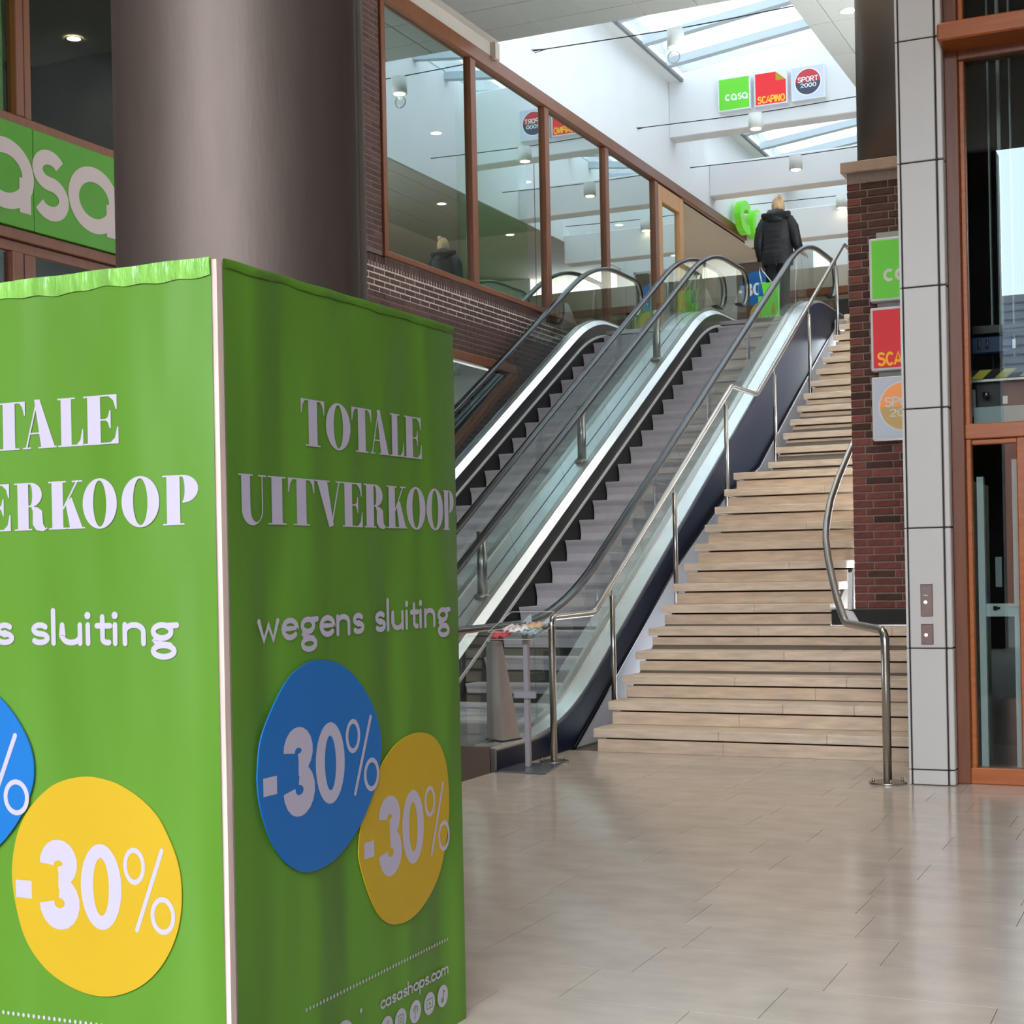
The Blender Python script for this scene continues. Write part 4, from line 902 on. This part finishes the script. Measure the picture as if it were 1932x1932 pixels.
for i in range(260):
    a = R.random()*2*PI; l = R.uniform(.7, 1.45); sp_ = R.uniform(.05, .42); w2_ = .012; bx, by = -7.95+R.uniform(-.15, .15), 24.4+R.uniform(-.15, .15)
    pt = [(bx+sp_*t*t*math.cos(a), by+sp_*t*t*math.sin(a), 4.98+l*t-.25*sp_*t**3) for t in (0, .35, .7, 1)]
    px_, py_ = -math.sin(a)*w2_, math.cos(a)*w2_
    vs = []
    for j, p in enumerate(pt): k_ = 1-j/3.2; vs += [(p[0]-px_*k_, p[1]-py_*k_, p[2]), (p[0]+px_*k_, p[1]+py_*k_, p[2])]
    gm.add(vs, [(2*j, 2*j+1, 2*j+3, 2*j+2) for j in range(3)])
gm.build('blades', LEAF, sg, kind='stuff')
def garment(x, y, z, lb_):
    t = thing('hanging_garment', lb_, 'garment', (x, y, z), 'garments behind the shop window')
    rs = []
    for j, (h, rx, ry) in enumerate(((0, .05, .03), (-.06, .17, .06), (-.25, .15, .07), (-.6, .19, .1), (-1.0, .25, .13))):
        rs.append([(x+ry*math.cos(2*PI*i/28)*(1+.18*math.sin(7*2*PI*i/28)*(j > 2)), y+rx*math.sin(2*PI*i/28)*(1+.12*math.sin(6*2*PI*i/28)*(j > 2)), z+h) for i in range(28)])
    MB().rings(rs).build('cloth', CLOTHW, t); MB().tube([(x, y, z), (x, y, z+.08), (x, y+.03, z+.11)], .006, 6).build('hook', STEEL, t)
garment(-8.35, 21.6, 6.05, 'pale grey garment hanging behind the fourth shop window pane, nearer one'); garment(-8.4, 22.3, 6.1, 'pale grey garment hanging behind the fourth shop window pane, further one')
tag(MB().box(-8.5, -8.1, 21.3, 22.6, 4.55, 4.9).box(-8.32, -8.30, 21.3, 22.6, 6.17, 6.19).box(-8.32, -8.3, 21.3, 21.32, 4.9, 6.19).box(-8.32, -8.3, 22.58, 22.6, 4.9, 6.19).build('clothes_rack', STEEL), 'low steel clothes rack behind the shop window', 'rack')
tag(MB().cbox(-8.02, -7.97, 16.1, 18.05, 4.56, 7.3, .01).build('green_panel', GREENI), 'green panel behind the second shop window pane', 'panel')
tag(MB().cbox(-7.90, -7.85, 6.6, 8.50, 4.6, 7.3, .01).build('green_panel', GREENI), 'green panel behind the upper window at the left frame edge', 'panel')
b = MB(); vs = []; n = 24
for i in range(n+1):
    for j in range(7):
        u_ = i/n; v_ = j/6; vs.append((-9.2-.9*v_+.06*math.sin(u_*17+v_*5), 9.0+2.6*u_, 7.2-.2*math.sin(v_*PI)-.12*math.sin(u_*9+v_*3)-.3*u_*v_))
b.add(vs, [(i*7+j, i*7+j+1, i*7+j+8, i*7+j+7) for i in range(n) for j in range(6)], True)
o = b.build('draped_cloth', FABRIC); tag(o, 'grey cloth draped under the ceiling behind the upper left window', 'cloth'); md = o.modifiers.new('t', 'SOLIDIFY'); md.thickness = .01
# upper corridor behind the escalators
cf = thing('far_shop', 'brown shop front with doors far behind the escalator landing', 'shop', (-5, 30.4, 4.55))
MB().box(-7.75, -2, 30.5, 30.6, 4.55, 7.3).build('fascia', mat('fascia_beige', (186, 174, 158), .7), cf)
for x in (-7.7, -6.9, -6.1, -5.3, -4.5, -3.7): MB().cbox(x, x+.1, 30.38, 30.5, 4.55, 6.7, .01).build('frame_bar', WOOD, cf)
for i, x in enumerate((-7.6, -6.8, -6.0, -5.2, -4.4)): MB().box(x, x+.7, 30.44, 30.46, 4.55, 6.6).build('door', SKIRT if i % 2 else mat('door_brown_%d' % i, (96, 72, 58), .5), cf)
MB().cbox(-7.75, -2, 30.3, 30.5, 6.7, 6.85, .01).build('head', WOOD, cf)
MB().box(-4.8, -3.0, 30.36, 30.39, 4.6, 6.3).build('pale_panel', PLAST, cf)
hb = thing('pendant_lamp', 'white pendant lamp hanging above the far landing', 'lamp', (-4.85, 24.5, 6.0)); MB().cyl((-4.86, 24.5), .2, 5.55, 5.95, 24, .05).build('shade', LAMPW, hb); MB().tube([(-4.86, 24.5, 5.95), (-4.86, 24.5, 9.36)], .006, 6).build('cable', DARKM, hb)  # solid cone stands in for a handrail and lamp reflection in the glass
# ================================================================== PERSON on the upper escalator landing
PX, PY, PZ = -5.26, 20.2, 4.553
pr = thing('person', 'person in black padded coat seen from behind at the escalator top, holding green bag', 'person', (PX, PY, PZ))
SKIN = mat('skin', (206, 160, 136), .55); COAT = mat('black_coat', (22, 22, 27), .55, 0, .2, 14, bump=.3, bscale=22); TROU = mat('black_trousers', (20, 20, 24), .8)
HAIR = mat('blonde_hair', (196, 160, 116), .6, 0, .3, 18, (3, 3, 1), .5, 50); FUR = mat('dark_fur', (30, 28, 28), .95, 0, .4, 60, bump=1, bscale=90)
V = []; Ed = []; Rd = []
def j(p, r, par=None):
    V.append((PX+p[0], PY+p[1], PZ+p[2])); Rd.append(r); i = len(V)-1
    if par is not None: Ed.append((par, i))
    return i
pel = j((0, 0, .90), .13); wa = j((0, .01, 1.06), .115, pel); ch = j((0, .01, 1.24), .125, wa); nb = j((0, 0, 1.39), .07, ch); nk = j((.01, .015, 1.45), .052, nb)
hd = j((.02, .03, 1.53), .083, nk); ht = j((.03, .035, 1.60), .07, hd)
def hand(w_, d, s):                    # palm plus five fingers of unequal length, curled
    d = Vector(d).normalized(); sd = Vector((0, 1, 0)) if abs(d.y) < .7 else Vector((0, 0, 1)); wv = Vector(V[w_])-Vector((PX, PY, PZ))
    pl = j(wv+d*.05, .026, w_); cu = d.cross(sd).normalized()*s
    for q, L in ((-.027, .06), (-.009, .073), (.009, .07), (.027, .055)):
        a = j(wv+d*.085+sd*q, .0095, pl); b = j(wv+d*(.085+L*.55)+sd*q+cu*.008, .0085, a); j(wv+d*(.085+L*.8)+sd*q+cu*.03, .0075, b)
    a = j(wv+d*.04+sd*.034+cu*.012, .0105, pl); j(wv+d*.075+sd*.045+cu*.028, .0085, a)
for s, el, wr, hdv in ((-1, (-.275, -.03, 1.10), (-.255, .04, .85), (0.05, .15, -1)), (1, (.29, .0, 1.10), (.34, .12, .96), (.6, .65, -.3))):
    sh = j((s*.165, 0, 1.36), .065, nb); e_ = j(el, .045, sh); w_ = j(wr, .03, e_); hand(w_, hdv, -s)
    hp = j((s*.09, 0, .84), .105, pel); kn = j((s*.10, .02, .47), .062, hp); an = j((s*.10, -.01, .09), .04, kn); he = j((s*.10, .0, .05), .04, an); j((s*.115, .15, .03), .03, he)
me = bpy.data.meshes.new('body'); me.from_pydata(V, Ed, []); bo = bpy.data.objects.new('body_skin', me); COL.objects.link(bo)
md = bo.modifiers.new('skin', 'SKIN')
for i, sv in enumerate(me.skin_vertices[0].data): sv.radius = (Rd[i], Rd[i]); sv.use_root = (i == 0)
ss = bo.modifiers.new('sub', 'SUBSURF'); ss.levels = 1; ss.render_levels = 1
dg = bpy.context.evaluated_depsgraph_get(); dg.update(); bm_ = bpy.data.meshes.new_from_object(bo.evaluated_get(dg)); bpy.data.objects.remove(bo)
bm_.materials.clear(); bm_.materials.append(SKIN)
for p in bm_.polygons: p.use_smooth = True
link('body', bm_, pr)
def ell(cx_, cy2, z, rx, ry, n=28, f=None): return [(PX+cx_+(rx+(f(a) if f else 0))*math.cos(a), PY+cy2+(ry+(f(a) if f else 0))*math.sin(a), PZ+z) for a in [2*PI*i/n for i in range(n)]]
# face (looks away up the landing): nose, eyes, mouth, ears
fc = MB(); fc.rings([ell(.03, .035, 1.54+.115*math.sin(q), .084*math.cos(q)+.001, .10*math.cos(q)+.001, 20) for q in [math.radians(-85+170*i/12) for i in range(13)]]); fc.build('head', SKIN, pr)
hdo = MB().rings([ell(.03, .125, 1.50+t*.05, .012*(1-t)+.004, .02*(1-t)+.004, 8) for t in (0, .5, 1)]).build('nose', SKIN, pr)
for s in (-1, 1):
    MB().rings([ell(.03+s*.032, .115, 1.555+t, .014, .008, 8) for t in (-.006, .006)]).build('eye', BLACK, pr); MB().rings([ell(.03+s*.082, .03, 1.525+t, .01, .022, 10) for t in (-.03, 0, .03)]).build('ear', SKIN, pr)
MB().rings([ell(.03, .122, 1.478+t, .024, .008, 10) for t in (-.005, .005)]).build('mouth', mat('lips', (176, 96, 92), .5), pr)
# hair with a small bun
ball = lambda c, rx, ry, rz_, a0, a1, n=10, f=None: [ell(c[0], c[1], c[2]+rz_*math.sin(q), rx*math.cos(q)+.001, ry*math.cos(q)+.001, 24, f) for q in [math.radians(a0+(a1-a0)*i/n) for i in range(n+1)]]
MB().rings(ball((.025, .008, 1.55), .098, .112, .125, -75, 88, 14, lambda a: .003*math.sin(9*a))).build('hair', HAIR, pr)
MB().rings(ball((.065, -.04, 1.662), .034, .036, .034, -80, 88, 8, lambda a: .003*math.sin(5*a))).build('hair_bun', HAIR, pr)
# coat: quilted body, sleeves, hood with fur
prof = [(.79, .245, .175), (.84, .247, .178), (.90, .25, .18), (1.0, .24, .17), (1.1, .235, .165), (1.22, .24, .17), (1.33, .235, .16), (1.40, .20, .135), (1.45, .13, .11)]
rs = []
for i in range(len(prof)-1):
    for k_ in range(6):
        t = k_/6; a, b = prof[i], prof[i+1]; z = a[0]+(b[0]-a[0])*t
        q = .007*abs(math.sin((z-.83)*PI/.072)) if .88 < z < 1.36 else 0
        rs.append(ell(0, 0, z, a[1]+(b[1]-a[1])*t+q, a[2]+(b[2]-a[2])*t+q, 36))
MB().rings(rs, True, False).build('coat', COAT, pr)
def limb(pts, nm, m, ridges=0):
    rr_ = []; P = [Vector(p[:3]) for p in pts]; N = 18; out = []
    for i in range((len(P)-1)*6+1):
        k_ = min(i//6, len(P)-2); t = i/6-k_; c_ = P[k_].lerp(P[k_+1], t); r_ = pts[k_][3]+(pts[k_+1][3]-pts[k_][3])*t+ridges*abs(math.sin(i*1.3))
        d = (P[k_+1]-P[k_]).normalized(); a = d.cross(Vector((0, 1, 0))).normalized(); b2 = d.cross(a)
        out.append([tuple(Vector((PX, PY, PZ))+c_+(a*math.cos(2*PI*q/N)+b2*math.sin(2*PI*q/N))*r_) for q in range(N)])
    return MB().rings(out).build(nm, m, pr)
limb([(-.17, 0, 1.37, .085), (-.24, -.01, 1.26, .088), (-.28, -.03, 1.09, .078), (-.262, .035, .88, .06)], 'sleeve', COAT, .006)
limb([(.17, 0, 1.37, .085), (.25, -.01, 1.26, .088), (.295, .0, 1.09, .078), (.325, .105, .97, .058)], 'sleeve', COAT, .006)
hb_ = MB(); hb_.rings([ell(.0, -.06-.05*math.sin(PI*t), 1.33+.16*t, .155-.03*t, .12-.02*t, 28) for t in [i/7 for i in range(8)]]); hb_.build('hood', COAT, pr)
fu = MB(); path = [(PX+.19*math.cos(a), PY-.04+.14*math.sin(a), PZ+1.435+.03*math.sin(a)) for a in [2*PI*i/40 for i in range(41)]]
fu.sweep(path, [(.04*math.cos(2*PI*i/10)*(1+.15*math.sin(i*7)), .04*math.sin(2*PI*i/10)) for i in range(10)], True, cap=False); fu.build('fur_trim', FUR, pr)
for s in (-1, 1):
    limb([(s*.08, 0, .97, .125), (s*.085, 0, .82, .115), (s*.095, .02, .5, .082), (s*.10, 0, .1, .068)], 'trouser_leg', TROU)
    MB().rings([ell(s*.105, .05, z, rx, ry, 18) for z, rx, ry in ((.0, .045, .125), (.03, .05, .13), (.07, .045, .1), (.1, .04, .06))]).build('shoe', BLACK, pr)
# green shopping bag held in the left hand
bx, by, bz = PX-.085, PY-.16, PZ+.02
bg_ = thing('shopping_bag', 'green shopping bag with white lettering held by the person in the black coat', 'bag', (bx, by, bz))
b = MB(); w0, w1, d0 = .13, .135, .06
b.rings([[(bx-w0, by-d0, bz), (bx+w0, by-d0, bz), (bx+w0, by+d0, bz), (bx-w0, by+d0, bz)], [(bx-w1, by-.045, bz+.30), (bx+w1, by-.045, bz+.30), (bx+w1, by+.045, bz+.30), (bx-w1, by+.045, bz+.30)], [(bx-w1, by-.02, bz+.56), (bx+w1, by-.02, bz+.56), (bx+w1, by+.02, bz+.56), (bx-w1, by+.02, bz+.56)]], False)
b.build('bag_body', SIGNG, bg_)  # shares the glowing sign material, so the bag carries an added glow
def bf(u, v):                          # front of the bag, u across, v up
    return (bx+u, by-d0+(min(v, .30)/.30)*.015+max(0, v-.30)/.26*.025-.003, bz+v)
fit(logo_casa(.24), -.10, .11, .03, .105, 0, 1).build('lettering', WHITE, bg_, bf)
tri = INK(); tri.poly([(-.125, .01), (-.08, .01), (-.105, .2)]).poly([(.03, .13), (.10, .13), (.075, .29)]).poly([(-.06, .29), (.0, .29), (.05, .295), (.04, .29)]).poly([(-.05, .33), (.01, .33), (.08, .48)]); tri.build('yellow_print', YEL, bg_, bf)
INK().poly([(-.13, .38), (-.06, .38), (-.09, .55), (-.13, .55)]).build('blue_print', BLUE, bg_, bf)
for yy in (-.02, .02): MB().tube([(bx-.09, by+yy, bz+.55), (bx-.12, by+yy*.6, bz+.70), (bx-.135, by+.05, bz+.79), (bx-.06, by+yy*.6, bz+.70), (bx+.05, by+yy, bz+.55)], .006, 8, up=Vector((0, 1, 0))).build('strap', WHITE, bg_)
pr.scale = (.87, .9, 1.045)
